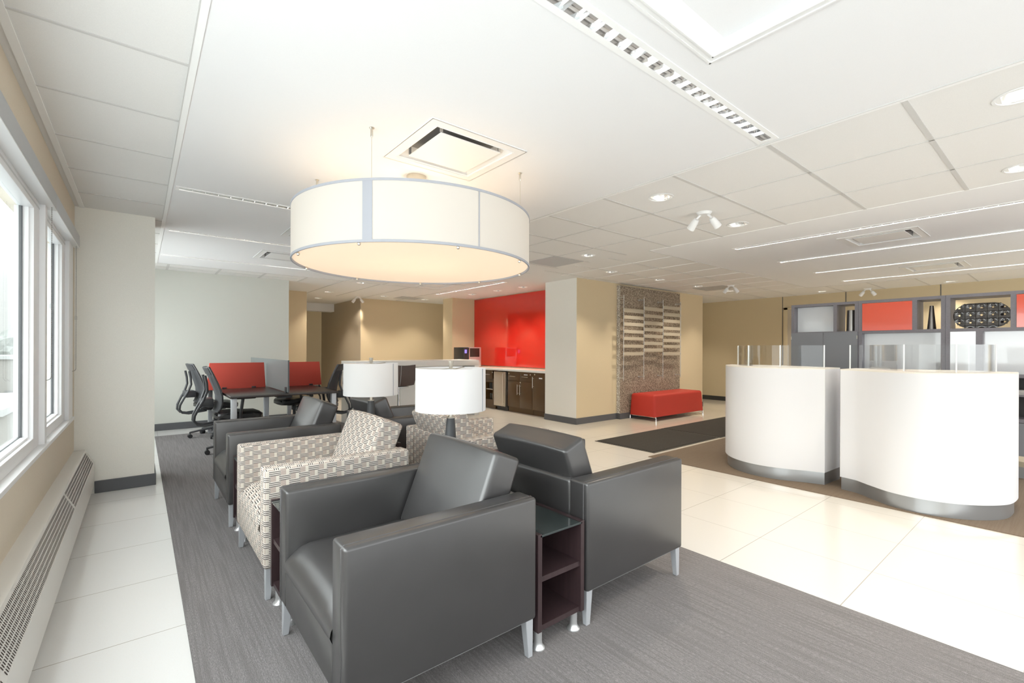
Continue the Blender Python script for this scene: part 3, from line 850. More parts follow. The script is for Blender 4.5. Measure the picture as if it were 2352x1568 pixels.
# ================================================================== TABLE LAMPS
def lamp(label, loc):
    t = thing('table_lamp', label, 'lamp', loc, 0, 'white drum shade table lamps')
    z0 = 0
    B().lathe([(0, 0), (.062, 0), (.062, .006), (.055, .02), (.047, .08), (.033, .22), (.024, .335), (.0, .335)], 32).obj('base', 'lampbase', t)
    B().lathe([(0, .335), (.025, .335), (.025, .340), (.011, .342), (.010, .40), (0, .40)], 20).obj('neck', 'nickel', t)
    s_ = B().lathe([(.207, .382), (.207, .386), (.2055, .63), (.2035, .63), (.205, .386), (.207, .382)], 72).obj('lamp_shade', 'lampshade', t)
    B().box(.10*0+.2045, .2085, -.004, .004, .384, .628).obj('shade_seam', 'pendant_trim', s_, smooth=False, loc=(0, 0, 0)).rotation_euler = (0, 0, math.radians(-60))
    sp = B()
    for a in (0, 2*PI/3, 4*PI/3): sp.tube([(0, 0, .628), (.06*math.cos(a+.6), .06*math.sin(a+.6), .622), (.203*math.cos(a+.6), .203*math.sin(a+.6), .628)], .003, 6)
    sp.cyl((0, 0, .38), (0, 0, .63), .005, n=8)
    sp.obj('harp', 'nickel', t)
    B().lathe([(0, .628), (.010, .628), (.016, .672), (0, .672)], 20).obj('finial', 'nickel', t)
    B().lathe([(0, .47), (.03, .49), (.03, .53), (0, .56)], 16).obj('bulb', 'lampshade', t)
    return t
l2 = lamp('white drum shade table lamp with black cone base, the larger-looking nearer one', (1.435, 2.35, zc+.501))
l1 = dup(l2, (1.415, 3.51, zc+.501), 0, 'white drum shade table lamp with black cone base, the farther one at left')

# ================================================================== DESK
dk = thing('bench_desk', 'dark topped bench desk with silver legs by the pale back wall', 'desk', (.765, 5.80, zc))
zt = .72
B().box(0, 1.155, 0, 2.33, zt-.028, zt, .002).obj('desktop', 'desk', dk)
for x in (.012, 1.085):
    for y in (.03, 2.21): B().box(x, x+.055, y, y+.055, 0, zt-.028, .003).obj('leg', 'leg_grey', dk)
B().box(.548, .607, 1.16, 1.22, 0, zt-.028, .003).obj('leg', 'leg_grey', dk)
B().box(.50, .65, .12, 2.2, zt-.06, zt-.03).obj('frame', 'black', dk, smooth=False)
gs = thing('glass_divider', 'grey frosted glass divider standing along the middle of the desk', 'divider', (1.345, 5.79, zc+zt))
B().box(-.006, .006, 0, 2.30, .012, .385, .001).obj('pane', 'frost', gs, smooth=False)
B().box(-.008, .008, -.004, .0, .012, .386).obj('edge', 'base', gs, smooth=False)
B().box(-.018, .018, .06, .12, 0.001, .07, .002).box(-.018, .018, 2.15, 2.21, 0.001, .07, .002).obj('clamp', 'black', gs)
def red_screen(label, x0, x1, s0, s1):
    t = thing('desk_screen', label, 'divider', (x0, 6.95, zc+zt-.01), 0, 'red desk screens')
    W = x1-x0
    # outline in x,z then thickness along y
    poly = [(0, 0.0), (W, 0.012), (W-s1, .345), (s0, .345)]
    Mx = Matrix.Rotation(PI/2, 4, 'X')
    bb = B(); bb.prism(poly, -.012, .012, .004, mtx=Mx); bb.obj('fabric_panel', 'red_fabric', t)
    B().box(W*.25 if s0 else .1, W*.25+.05, -.02, .02, .012, .03, .001).box(W*.75, W*.75+.05, -.02, .02, .012, .03, .001).obj('bracket', 'black', t)
    return t
red_screen('red fabric desk screen on the left side of the frosted glass', .655, 1.325, .03, .02)
red_screen('red fabric desk screen on the right side of the frosted glass', 1.362, 2.055, .02, .03)

# ================================================================== OFFICE CHAIRS
def office_chair(label, loc, rz):
    """faces +x, seat centre above origin"""
    t = thing('office_chair', label, 'chair', loc, rz, 'black mesh back task chairs')
    # base
    bs = B()
    bs.lathe([(0, .07), (.045, .07), (.045, .13), (.03, .14), (0, .14)], 20)
    for k in range(5):
        a = 2*PI*k/5+.3*0+math.radians(0)+PI
        c_, s__ = math.cos(a), math.sin(a)
        bs.tube([(.03*c_, .03*s__, .115), (.18*c_, .18*s__, .095), (.30*c_, .30*s__, .075)], [.026, .020, .014], 8, rz=.014)
        bs.cyl((.30*c_, .30*s__, .045), (.30*c_, .30*s__, .085), .010, n=8)
    bs.obj('star_base', 'greyplastic', t)
    for k in range(5):
        a = 2*PI*k/5+PI
        px, py = .30*math.cos(a), .30*math.sin(a); tx, ty = -math.sin(a), math.cos(a)
        cb = B()
        for s_ in (-1, 1): cb.cyl((px+tx*.006*s_, py+ty*.006*s_, .027), (px+tx*.026*s_, py+ty*.026*s_, .027), .027, n=18)
        cb.box(px-.012, px+.012, py-.012, py+.012, .03, .055, .004)
        cb.obj('caster', 'black', t)
    B().cyl((0, 0, .13), (0, 0, .38), .024, n=16).cyl((0, 0, .30), (0, 0, .40), .035, n=16).obj('gas_lift', 'black', t)
    B().box(-.16, .12, -.08, .08, .375, .41, .012).cyl((0, -.08, .39), (0.02, -.26, .38), .007, n=8).obj('mechanism', 'black', t)
    # seat
    tb = bmesh.new(); bmesh.ops.create_cube(tb, size=1)
    for v in tb.verts: v.co = Vector((v.co.x*.50, v.co.y*.50, v.co.z*.085))
    bmesh.ops.subdivide_edges(tb, edges=tb.edges[:], cuts=3, use_grid_fill=True)
    for v in tb.verts:
        r = (v.co.x/.25)**2
        if v.co.x > .1: v.co.z -= .12*(v.co.x-.1)
        k = (abs(v.co.x)/.25)**4*(abs(v.co.y)/.25)**4
        v.co.x *= 1-.12*k; v.co.y *= 1-.12*k
    es = [e for e in tb.edges if e.calc_face_angle(0) > .9]
    bmesh.ops.bevel(tb, geom=es, offset=.034, segments=4, affect='EDGES', profile=.5)
    B()._merge(tb, 0, Matrix.Translation((.01, 0, .452))).obj('seat', 'seatblack', t, ang=60)
    # back : curved mesh panel in frame
    prof = [(-.335, 1.02), (-.305, .95), (-.268, .86), (-.235, .77), (-.215, .69), (-.212, .61), (-.225, .55), (-.245, .51)]
    hw = [.175, .205, .232, .242, .240, .228, .205, .17]
    def bp(i, v):  # v in -1..1
        x, z = prof[i]; return Vector((x+.035*v*v, hw[i]*v, z))
    tb = bmesh.new(); g_ = [[tb.verts.new(bp(i, -1+2*j/8)) for j in range(9)] for i in range(8)]
    for i in range(7):
        for j in range(8): tb.faces.new((g_[i][j], g_[i][j+1], g_[i+1][j+1], g_[i+1][j]))
    g2 = [[tb.verts.new(bp(i, -1+2*j/8)+Vector((-.008, 0, 0))) for j in range(9)] for i in range(8)]
    for i in range(7):
        for j in range(8): tb.faces.new((g2[i][j], g2[i+1][j], g2[i+1][j+1], g2[i][j+1]))
    back = B()._merge(tb).obj('mesh_back', 'blackmat', t, ang=80)
    pts = [bp(i, -1) for i in range(8)]+[bp(7, v) for v in (-.5, 0, .5)]+[bp(i, 1) for i in range(7, -1, -1)]+[bp(0, v) for v in (.5, 0, -.5)]
    B().tube(pts, .016, 8, closed=True, rz=.012).obj('back_frame', 'greyplastic', back)
    tb = bmesh.new(); rws = []
    for off in (.004, -.016):
        for f_ in (0., .5, 1.):
            rws.append([tb.verts.new(bp(0, v).lerp(bp(1, v), f_*1.1)+Vector((off, 0, 0))) for v in (-.97, -.6, -.2, .2, .6, .97)])
    for p, q in ((rws[0], rws[1]), (rws[1], rws[2]), (rws[2], rws[5]), (rws[5], rws[4]), (rws[4], rws[3]), (rws[3], rws[0])):
        for k in range(5): tb.faces.new((p[k], p[k+1], q[k+1], q[k]))
    bmesh.ops.recalc_face_normals(tb, faces=tb.faces[:])
    B()._merge(tb).obj('head_rail', 'greyplastic', back, ang=50)
    for s_ in (-1, 1):
        y = .12*s_
        B().tube([(-.335, y, .93), (-.318, y, .84), (-.312, y, .75), (-.345, y*.9, .65), (-.395, y*.8, .55), (-.43, y*.7, .47), (-.435, y*.65, .41), (-.40, y*.6, .365), (-.33, y*.6, .35), (-.12, y*.6, .375)], .014, 8).obj('support_tube', 'greyplastic', t)
    B().box(-.37, -.25, -.11, .11, .57, .66, .012).obj('lumbar_bracket', 'greyplastic', t)
    for s_ in (-1, 1):
        y = .29*s_
        B().tube([(-.02, .20*s_, .40), (.0, y, .42), (.0, y, .50), (.02, y, .66)], .018, 8).box(-.09, .15, y-.04, y+.04, .655, .685, .012, 3).obj('armrest', 'black', t)
    return t
oc1 = office_chair('black mesh task chair on the window side of the desk, the nearer one', (.915, 6.42, zc), 0)
oc2 = dup(oc1, (.84, 7.78, zc), .12, 'black mesh task chair on the window side of the desk, the farther one')
oc3 = dup(oc1, (1.93, 6.66, zc), PI-.55, 'black mesh task chair on the lamp side of the desk, back against the lampshade')
oc4 = dup(oc1, (1.86, 7.65, zc), PI+.1, 'black mesh task chair tucked far under the desk, only seat showing above the leather armchair')

# ================================================================== RECEPTION COUNTERS
def crom(P, n=8):
    out = []
    for i in range(len(P)-1):
        p0 = P[max(i-1, 0)]; p1 = P[i]; p2 = P[i+1]; p3 = P[min(i+2, len(P)-1)]
        for k in range(n):
            t_ = k/n
            out.append(tuple(.5*((2*p1[j])+(-p0[j]+p2[j])*t_+(2*p0[j]-5*p1[j]+4*p2[j]-p3[j])*t_**2+(-p0[j]+3*p1[j]-3*p2[j]+p3[j])*t_**3) for j in range(2)))
    out.append(P[-1]); return out
def offset(path, d):
    out = []
    for i, p in enumerate(path):
        a = path[max(i-1, 0)]; c_ = path[min(i+1, len(path)-1)]
        tx, ty = c_[0]-a[0], c_[1]-a[1]; L = math.hypot(tx, ty) or 1
        out.append((p[0]-ty/L*d, p[1]+tx/L*d))
    return out
# front outlines run from the far (left) end to the near (right) end; interior lies to the +x side
C1 = crom([(5.40, 2.555), (5.20, 2.515), (5.00, 2.415), (4.845, 2.27), (4.765, 2.09), (4.755, 1.93), (4.795, 1.78), (4.87, 1.63), (4.925, 1.485)])
C2 = crom([(4.892, 1.345), (4.862, 1.22), (4.765, 1.09), (4.675, .955), (4.64, .81), (4.655, .68), (4.71, .56), (4.82, .44), (4.985, .345), (5.22, .318), (5.42, .335)])
def counter(label, front, back, loc_label):
    x0, y0 = front[0]
    t = thing('reception_counter', label, 'counter', (0, 0, zc), 0, 'curved white reception counters')
    kick = front+back
    outer = offset(front, -.022)      # body face slightly proud of the kick
    B().prism(kick, 0, .115, mi=0).obj('kick_plate', 'kick', t, ang=40)
    B().prism(outer+back, .115, 1.066, mi=0).obj('body', 'counter_white', t, ang=40)
    top = outer+back
    B().prism(top, 1.066, 1.076, mi=0).obj('counter_top', 'counter_top', t, ang=40)
    return outer
o1 = counter('curved white reception counter with steel kick plate, left one of the pair', C1, [(5.27, 1.462), (5.45, 1.9), (5.50, 2.3)], '')
o2 = counter('curved white reception counter with steel kick plate, right one of the pair', C2, [(5.50, .6), (5.36, 1.0), (5.27, 1.335)], '')
def screen(label, path, name='counter_glass'):
    t = thing('counter_screen', label, 'screen', (0, 0, zc+1.076), 0, 'clear screens on the reception counters')
    inn = offset(path, .006)
    n = len(path); seg = 3
    cuts = [int(round(k*(n-1)/seg)) for k in range(seg+1)]
    for a, e in zip(cuts, cuts[1:]):
        p = path[a:e+1]; q = inn[a:e+1]
        B().prism(p+q[::-1], .004, .215).obj('pane', 'acrylic', t, ang=40)
    for a in cuts:
        px, py = path[a]
        B().box(px-.004, px+.008, py-.004, py+.004, .003, .216, .001).obj('edge_strip', 'acrylic_edge', t)
    return t
M['acrylic_edge'] = mat('glowing_acrylic_edge', (.85, .88, .88), .15, emit=(1, 1, 1), estr=.05)  # slight glow put into the edge strips to brighten them
screen('clear curved acrylic screen on top of the left reception counter', offset(C1[9:], .10))
screen('clear curved acrylic screen on top of the right reception counter', offset(C2[2:-6], .10))

# ================================================================== SHELVING BEHIND RECEPTION
SX = 6.72; SD = .33
def unit(label, y1, y0, parts):
    """y1 = left (far) side, y0 = right side"""
    t = thing('shelving_unit', label, 'shelving', (SX, y0, 0), 0, 'grey shelving units behind reception')
    W = y1-y0; p = .036
    b = B()
    b.box(0, SD, 0, p, .11, 1.845); b.box(0, SD, W-p, W, .11, 1.845)
    b.box(0, SD, p, W-p, 1.812, 1.845); b.box(0, SD, p, W-p, 1.452, 1.486)
    b.box(.01, SD, 0, W, 0, .11, mi=1)
    b.box(0, SD, p, W-p, .985, 1.018)
    b.box(0, SD, p, W-p, .545, .58)
    b.obj('carcass', ['hutch', 'kick'], t, smooth=False)
    return t, W
# unit A : open box, small cubby, two doors
t, W = unit('grey shelving unit behind reception with two plain doors, leftmost with the dark vase', 2.413, 1.681, None)
B().box(0, SD, 1.900-1.681, 1.937-1.681, 1.486, 1.812).obj('divider', 'hutch', t, smooth=False)
B().box(.12, .135, 1.937-1.681, W-.036, 1.486, 1.812).obj('back_panel', 'gloss_white', t, smooth=False)
for a, e in ((.005, .36), (.364, W-.005)):
    dd = B().box(-.018, .0, a, e, .59, 1.474, .001).obj('door', 'hutch_in', t, smooth=False)
    B().box(-.022, -.016, (a if a < .1 else e-.006), (a+.006 if a < .1 else e), 1.39, 1.43).obj('hinge', 'nickel', dd, smooth=False)
B().box(.02, .04, .036, W-.036, .11, .545).obj('lower_panel', 'hutch_in', t, smooth=False)
# unit B : red door, cubby
t, W = unit('grey shelving unit behind reception with red gloss door and tapered vase', 1.679, .911, None)
B().box(0, SD, 1.143-.911, 1.184-.911, 1.486, 1.812).obj('divider', 'hutch', t, smooth=False)
B().box(-.006, .012, 1.184-.911, W-.038, 1.484, 1.808, .001).obj('red_door', 'red_gloss', t, smooth=False)
B().box(.10, .115, .036, W-.036, 1.018, 1.452).obj('white_panel', 'gloss_white', t, smooth=False)
B().box(.02, .04, .036, W-.036, .11, .545).obj('lower_panel', 'hutch_in', t, smooth=False)
# unit C : plate cubby, red door
t, W = unit('grey shelving unit behind reception holding the black oval dish, rightmost', .909, -.15, None)
B().box(0, SD, .395+.15, .436+.15, 1.486, 1.812).obj('divider', 'hutch', t, smooth=False)
B().box(-.006, .012, .036, .395+.15, 1.484, 1.808, .001).obj('red_door', 'red_gloss', t, smooth=False)
B().box(.10, .115, .036, .63+.15, 1.018, 1.452).obj('white_panel', 'gloss_white', t, smooth=False)
B().box(-.004, .01, .68+.15, W-.036, 1.018, 1.452).obj('white_door', 'gloss_white', t, smooth=False)
B().box(.0, SD, .63+.15, .68+.15, 1.018, 1.452).obj('divider', 'hutch', t, smooth=False)
B().box(.0, SD-.01, .036, W-.036, .80, .815).obj('shelf', 'hutch', t, smooth=False)
B().box(SD-.012, SD, .036, W-.036, .58, .985).obj('back_panel', 'base_dark', t, smooth=False)
B().box(-.018, .0, .005, W-.005, .22, .54, .001).obj('drawer_front', 'hutch_in', t, smooth=False)
# things on the shelf
v = B().lathe([(0, 0), (.050, 0), (.050, .004), (.043, .26), (.040, .262), (.040, .25), (0, .25)], 32).obj('vase', 'vase', loc=(SX+.14, 1.785, 1.487)); tag(v, 'dark metallic straight vase in the small cubby of the leftmost shelving unit', 'vase')
v = B().lathe([(0, 0), (.039, 0), (.017, .262), (.014, .264), (.013, .25), (0, .25)], 32).obj('vase', 'vase', loc=(SX+.14, 1.042, 1.487)); tag(v, 'slim silver cone vase beside the red gloss door', 'vase')
# oval dish with holes
def dish():
    L, Hh = .43, .26; n = 56; r = Hh/2
    nx, nz = 86, 52
    tb = bmesh.new(); vs = {}
    holes_ = []
    cell = .083
    for i in range(5):
        for j in range(3):
            holes_.append((-.5*cell*4+i*cell, (j-1)*cell*.92+.005))
    def inside(y, z):
        yy = max(0, abs(y)-(L/2-r)); return yy*yy+z*z <= r*r
    def depth(y, z):
        i = round((y+.5*cell*4)/cell); j = round((z-.005)/(cell*.92)); hx, hz = -.5*cell*4+i*cell, j*cell*.92+.005
        dy, dz = (y-hx)/(cell/2), (z-hz)/(cell*.46)
        rr = math.hypot(dy, dz)
        return -.011*max(0, 1-rr*1.15)+.0035*(dy-dz)
    dy, dz = L/nx, Hh/nz
    for i in range(nx+1):
        for j in range(nz+1):
            y, z = -L/2+i*dy, -Hh/2+j*dz
            # squash onto stadium border
            if not inside(y, z):
                cy_ = math.copysign(L/2-r, y); d_ = math.hypot(y-cy_, z); 
                if d_ > r: y2, z2 = cy_+(y-cy_)*r/d_, z*r/d_
                else: y2, z2 = y, z
                if d_ > r*1.12: continue
            else: y2, z2 = y, z
            edge = 1.0
            vs[(i, j)] = tb.verts.new((-depth(y2, z2)+.0, y2, z2))
    for i in range(nx):
        for j in range(nz):
            ks = [(i, j), (i+1, j), (i+1, j+1), (i, j+1)]
            if all(k in vs for k in ks):
                cy_ = sum(vs[k].co.y for k in ks)/4; cz = sum(vs[k].co.z for k in ks)/4
                if any(math.hypot(cy_-h[0], cz-h[1]) < .0085 for h in holes_): continue
                try: tb.faces.new([vs[k] for k in ks])
                except ValueError: pass
    bmesh.ops.recalc_face_normals(tb, faces=tb.faces[:])
    b = B(); b._merge(tb)
    o = b.obj('ceramic_dish', 'plate', ang=55)
    o.location = (SX+.10, .648, 1.487+.133)
    sm = o.modifiers.new('th', 'SOLIDIFY'); sm.thickness = .006
    return o
tag(dish(), 'oval black glazed dish with raised cells and holes, standing in the shelf', 'dish')
for k, (y, m, lb) in enumerate(((.30, 'paper', 'stack of pale magazines on the dark shelf at the right edge'), (.12, 'paper2', 'dark red folder on the dark shelf at the right edge'))):
    b = B()
    for q in range(4 if k == 0 else 1): b.box(0, .21, 0+.004*q, .14+.003*q, .012*q, .012*q+.010, .001)
    tag(b.obj('magazine_stack' if k == 0 else 'folder', m, loc=(SX+.03, y, .816)), lb, 'magazines' if k == 0 else 'folder')

# ================================================================== CEILING FIXTURES
def linear(l, label):
    ax, x0, x1, y0, y1, lit = l
    t = thing('linear_ceiling_light', label, 'ceiling light', ((x0+x1)/2, (y0+y1)/2, H), 0, 'recessed linear lights')
    L = (x1-x0) if ax == 'x' else (y1-y0); w = (y1-y0) if ax == 'x' else (x1-x0)
    R = Matrix.Identity(4) if ax == 'x' else Matrix.Rotation(PI/2, 4, 'Z')
    fw = .022 if lit else .026
    b = B()
    for s_ in (-1, 1): b.box(-L/2-fw, L/2+fw, s_*w/2 if s_ > 0 else -w/2-fw, w/2+fw if s_ > 0 else -w/2, -.004, .001, mtx=R)
    b.box(-L/2-fw, -L/2, -w/2, w/2, -.004, .001, mtx=R); b.box(L/2, L/2+fw, -w/2, w/2, -.004, .001, mtx=R)
    b.obj('frame', 'tbar_light', t, smooth=False)
    b = B()
    for s_ in (-1, 1):
        y = s_*w/2
        b.quad([(-L/2, y, 0), (L/2, y, 0), (L/2, y*.75, .05), (-L/2, y*.75, .05)], mtx=R)
    b.quad([(-L/2, -w*.375, .05), (L/2, -w*.375, .05), (L/2, w*.375, .05), (-L/2, w*.375, .05)], mtx=R)
    for s_ in (-1, 1): b.quad([(s_*L/2, -w/2, 0), (s_*L/2, w/2, 0), (s_*L/2, w*.38, .05), (s_*L/2, -w*.38, .05)], mtx=R)
    n = int(round(L/.085))
    for i in range(1, n):        # parabolic cross blades
        x = -L/2+L*i/n
        for d_ in (-1, 1):
            b.quad([(x, -w/2, .002), (x, w/2, .002), (x+d_*.007, w/2*.9, .018), (x+d_*.007, -w/2*.9, .018)], mtx=R)
            b.quad([(x+d_*.007, -w/2*.9, .018), (x+d_*.007, w/2*.9, .018), (x+d_*.014, w/2*.8, .028), (x+d_*.014, -w/2*.8, .028)], mtx=R)
    b.obj('louver', 'louver', t, smooth=False)
    B().cyl((-L/2+.03, 0, .042), (L/2-.03, 0, .042), .0055, n=10, mtx=R).obj('tube', 'tube_on' if lit == 2 else 'tube_dim', t)
    return t
lin_lab = ['recessed linear ceiling light with polished louvers at the top, nearest the camera',
           'recessed linear ceiling light left of the drum pendant, nearest of the left three',
           'recessed linear ceiling light left of the drum pendant, middle of the left three',
           'recessed linear ceiling light left of the drum pendant, farthest of the left three',
           'long recessed linear ceiling light over reception, nearest of four',
           'long recessed linear ceiling light over reception, second of four',
           'long recessed linear ceiling light over reception, third of four',
           'long recessed linear ceiling light over reception, farthest of four',
           'recessed linear ceiling light in front of the red glass wall']
for l, lb in zip(LIN, lin_lab): linear(l, lb)

def vent(v, label):
    x0, x1, y0, y1 = v
    t = thing('ceiling_diffuser', label, 'air vent', ((x0+x1)/2, (y0+y1)/2, H), 0, 'square air diffusers')
    X, Y = (x1-x0)/2, (y1-y0)/2
    b = B()
    holes_grid(-X, X, -Y, Y, -.006, [(-X+.06, X-.06, -Y+.06, Y-.06)], True, 0, b)
    for sx in (-1, 1):
        b.box(sx*X-.003, sx*X+.003, -Y, Y, -.006, .0); b.box(-X, X, sx*Y-.003, sx*Y+.003, -.006, 0)
    i0, j0 = X-.06, Y-.06; i1, j1 = X-.11, Y-.11
    b.box(-i0-.004, i0+.004, -j0-.004, -j0, -.009, -.002); b.box(-i0-.004, i0+.004, j0, j0+.004, -.009, -.002)
    b.box(-i0-.004, -i0, -j0, j0, -.009, -.002); b.box(i0, i0+.004, -j0, j0, -.009, -.002)
    b.obj('frame', 'vent', t, smooth=False)
    c_ = B()
    for a, q in (((-i0, -j0), (i0, -j0)), ((i0, -j0), (i0, j0)), ((i0, j0), (-i0, j0)), ((-i0, j0), (-i0, -j0))):
        f = i1/i0; g_ = j1/j0
        c_.quad([(a[0], a[1], -.004), (q[0], q[1], -.004), (q[0]*f, q[1]*g_, .06), (a[0]*f, a[1]*g_, .06)])
    c_.quad([(-i1, -j1, .06), (i1, -j1, .06), (i1, j1, .06), (-i1, j1, .06)], mi=1)
    c_.obj('cone', ['vent', 'vent_grey'], t, smooth=False)
    B().box(-X+.115, X-.115, -Y+.115, Y-.115, -.006, .0, .001).obj('plate', 'vent', t, smooth=False)
    for sx in (-1, 1):
        for sy in (-1, 1): B().box(sx*(X-.12)-.008, sx*(X-.12)+.008, sy*(Y-.12)-.004, sy*(Y-.12)+.004, .003, .06).obj('bracket', 'alu', t, smooth=False)
vl = ['large square air diffuser with floating plate directly beside the drum pendant', 'square air diffuser half hidden behind the left of the pendant',
      'square air diffuser low at left of the pendant, near the desk', 'square air diffuser just below the pendant, toward the far ochre wall',
      'square air diffuser between the first two linear lights over reception', 'square air diffuser between the last two linear lights over reception']
for v, lb in zip(VENT, vl): vent(v, lb)
for (x0, x1, y0, y1), lb in (((4.11, 4.66, 4.23, 4.77), 'grey perforated return grille in the tiles right of the pendant'), ((8.35, 8.88, 4.15, 4.74), 'grey perforated return grille above the wall display'), ((4.62, 5.17, 9.66, 10.14), 'grey perforated return grille near the far ochre wall')):
    tag(B().box(x0, x1, y0, y1, H-.006, H-.001).obj('return_grille', 'vent_mesh', smooth=False), lb, 'air vent', 'perforated return grilles')
# access panel with recess near camera
t = thing('ceiling_access_panel', 'square recessed ceiling opening with moulded white frame at the top of the view', 'ceiling panel', (0, 0, H))
b = B(); X0, X1, Y0, Y1 = ACC
holes_grid(X0-.03, X1+.035, Y0-.03, Y1+.03, -.006, [(X0, X1, Y0, Y1)], True, 0, b)
b.box(X0-.03, X1+.035, Y1+.022, Y1+.03, -.010, 0); b.box(X1+.027, X1+.035, Y0, Y1+.03, -.010, 0)
b.box(X0, X1, Y1-.006, Y1, -.012, .02); b.box(X1-.006, X1, Y0, Y1, -.012, .02)
b.obj('frame', 'vent', t, smooth=False)
b = B()
b.quad([(X0, Y1, 0), (X1, Y1, 0), (X1-.012, Y1-.055, .035), (X0, Y1-.055, .035)])
b.quad([(X1, Y1, 0), (X1, Y0, 0), (X1-.012, Y0, .035), (X1-.012, Y1-.055, .035)])
b.quad([(X0, Y0, .035), (X1-.012, Y0, .035), (X1-.012, Y1-.055, .035), (X0, Y1-.055, .035)])
b.quad([(X0, Y0, 0), (X1, Y0, 0), (X1-.012, Y0, .035), (X0, Y0, .035)]); b.quad([(X0, Y0, 0), (X0, Y1, 0), (X0, Y1-.055, .035), (X0, Y0, .035)]); b.quad([(X0, Y0, 0), (X1, Y0, 0), (X1-.012, Y0, .035), (X0, Y0, .035)])
b.obj('recess', 'ceil', t, smooth=False)

dl_lab = ['round downlight in the tiles right of the linear light, nearest in the middle row', 'round downlight just beyond the twin spotlight', 'round downlight over the walkway beyond the pendant, beside the grey grille',
 'round downlight left of the wall display, near the pillar', 'round downlight over the left end of the wall display', 'round downlight above the middle of the wall display', 'round downlight over the right end of the red bench',
 'round downlight near the far corner past the red bench', 'round downlight before the red glass, nearest of three', 'round downlight before the red glass, middle of three', 'round downlight before the red glass, farthest of three',
 'round downlight just under the left rim of the pendant', 'round downlight before the corridor mouth, nearer one', 'round downlight before the corridor mouth, farther one', 'round downlight by the small twin spots before the ochre wall',
 'round downlight at the right end of the far ochre wall', 'round downlight above the leftmost shelving unit', 'round downlight above the black oval dish', 'round downlight cut by the upper right edge of the view', 'round downlight cut by the right edge, second one down']
for (x, y), lb in zip(DL, dl_lab):
    t = thing('downlight', lb, 'ceiling light', (x, y, H), 0, 'round recessed downlights')
    B().lathe([(.098, -.001), (.096, -.004), (.084, -.005), (.083, .0), (.098, -.001)], 36).obj('trim_ring', 'vent', t)
    B().lathe([(.083, -.001), (.072, .04), (.05, .075), (0, .08)], 36).obj('reflector', 'reflector', t)
    B().lathe([(0, .03), (.035, .034), (.042, .055), (.036, .074)], 24).obj('bulb', 'bulb', t)

def spot(x, y, label, a0, s=1.):
    t = thing('twin_spotlight', label, 'spotlight', (x, y, H), a0, 'white twin spotlights')
    B().lathe([(0, -.022*s), (.05*s, -.022*s), (.062*s, -.005*s), (.065*s, 0), (0, 0)], 24).obj('canopy', 'vent', t)
    for k in (-1, 1):
        h = B()
        h.tube([(k*.03, 0, -.02), (k*.055, .0, -.045), (k*.075, .01, -.065)], .010, 8)
        q = Matrix.Translation((k*.085, .012, -.09)) @ Matrix.Rotation(math.radians(-38*k), 4, 'Y') @ Matrix.Rotation(math.radians(30), 4, 'X')
        h.lathe([(0, .05), (.022, .048), (.030, .02), (.034, -.05), (.030, -.052), (.026, -.03), (0, -.028)], 20, mtx=q)
        h.obj('head', 'vent', t)
spot(3.81, 2.06, 'white twin spotlight on the ceiling tiles between two downlights', -1.08)
spot(8.476, 4.056, 'white twin spotlight beside the grey grille above the wall display', -1.12)
spot(10.9, 2.58, 'white twin spotlight above the red gloss shelf door', -1.34)
spot(3.879, 10.414, 'white twin spotlight before the taupe corridor wall', -.36)

# ================================================================== DRUM PENDANT
PX, PY, PR, PZ0, PZ1 = 1.485, 2.896, .783, 1.812, 2.142
t = thing('drum_pendant', 'huge round fabric drum pendant glowing warm over the armchairs', 'pendant light', (PX, PY, 0))
B().lathe([(PR, PZ0), (PR, PZ1), (PR-.004, PZ1), (PR-.004, PZ0), (PR, PZ0)], 128).obj('drum_shade', 'pendant', t)
rm = B()
for z in (PZ0+.004, PZ1-.004): rm.lathe([(PR+.003, z-.007), (PR+.003, z+.007), (PR-.006, z+.007), (PR-.006, z-.007), (PR+.003, z-.007)], 128)
rm.obj('rim', 'pendant_trim', t)
sm = B()
cam_dir = math.atan2(-PY, -PX)
for k, (px_a, w) in enumerate(((-.325, .055), (.455, .008), (1.9, .008), (3.3, .06), (4.6, .008))):
    a = cam_dir-.0+px_a
    a0_, a1_ = a-w/PR/2, a+w/PR/2
    sm = B(); sm.quad([((PR+.002)*math.cos(a0_), (PR+.002)*math.sin(a0_), PZ0), ((PR+.002)*math.cos(a1_), (PR+.002)*math.sin(a1_), PZ0), ((PR+.002)*math.cos(a1_), (PR+.002)*math.sin(a1_), PZ1), ((PR+.002)*math.cos(a0_), (PR+.002)*math.sin(a0_), PZ1)])
    sm.obj('seam', 'pendant_trim', t, smooth=False)
B().lathe([(0, PZ0+.008), (PR-.012, PZ0+.008), (PR-.012, PZ0+.012), (0, PZ0+.012)], 96).obj('diffuser', 'diffuser', t)
for k in range(9):
    a = 2*PI*k/9+.35
    B().lathe([(0, -.016), (.008, -.012), (.010, -.004), (.006, .006), (0, .008)], 14, ((PR-.02)*math.cos(a), (PR-.02)*math.sin(a), PZ0)).obj('knob', 'nickel', t)
for (cx, cy) in ((.97, 2.409), (.971, 3.40), (1.999, 2.39), (2.0, 3.385)):
    dx, dy = cx-PX, cy-PY
    B().cyl((dx, dy, PZ1-.02), (dx, dy, H-.05), .0013, n=6).lathe([(0, -.055), (.003, -.055), (.007, -.045), (.007, -.01), (.013, -.003), (.013, 0), (0, 0)], 14, (dx, dy, H)).obj('suspension_cable', 'nickel', t)
B().lathe([(0, -.05), (.05, -.05), (.078, -.045), (.078, -.040), (.066, -.038), (.066, 0), (0, 0)], 36, (0, 0, H)).cyl((0, 0, 2.02), (0, 0, H-.05), .012, n=12).obj('canopy', 'nickel', t)
br = B()
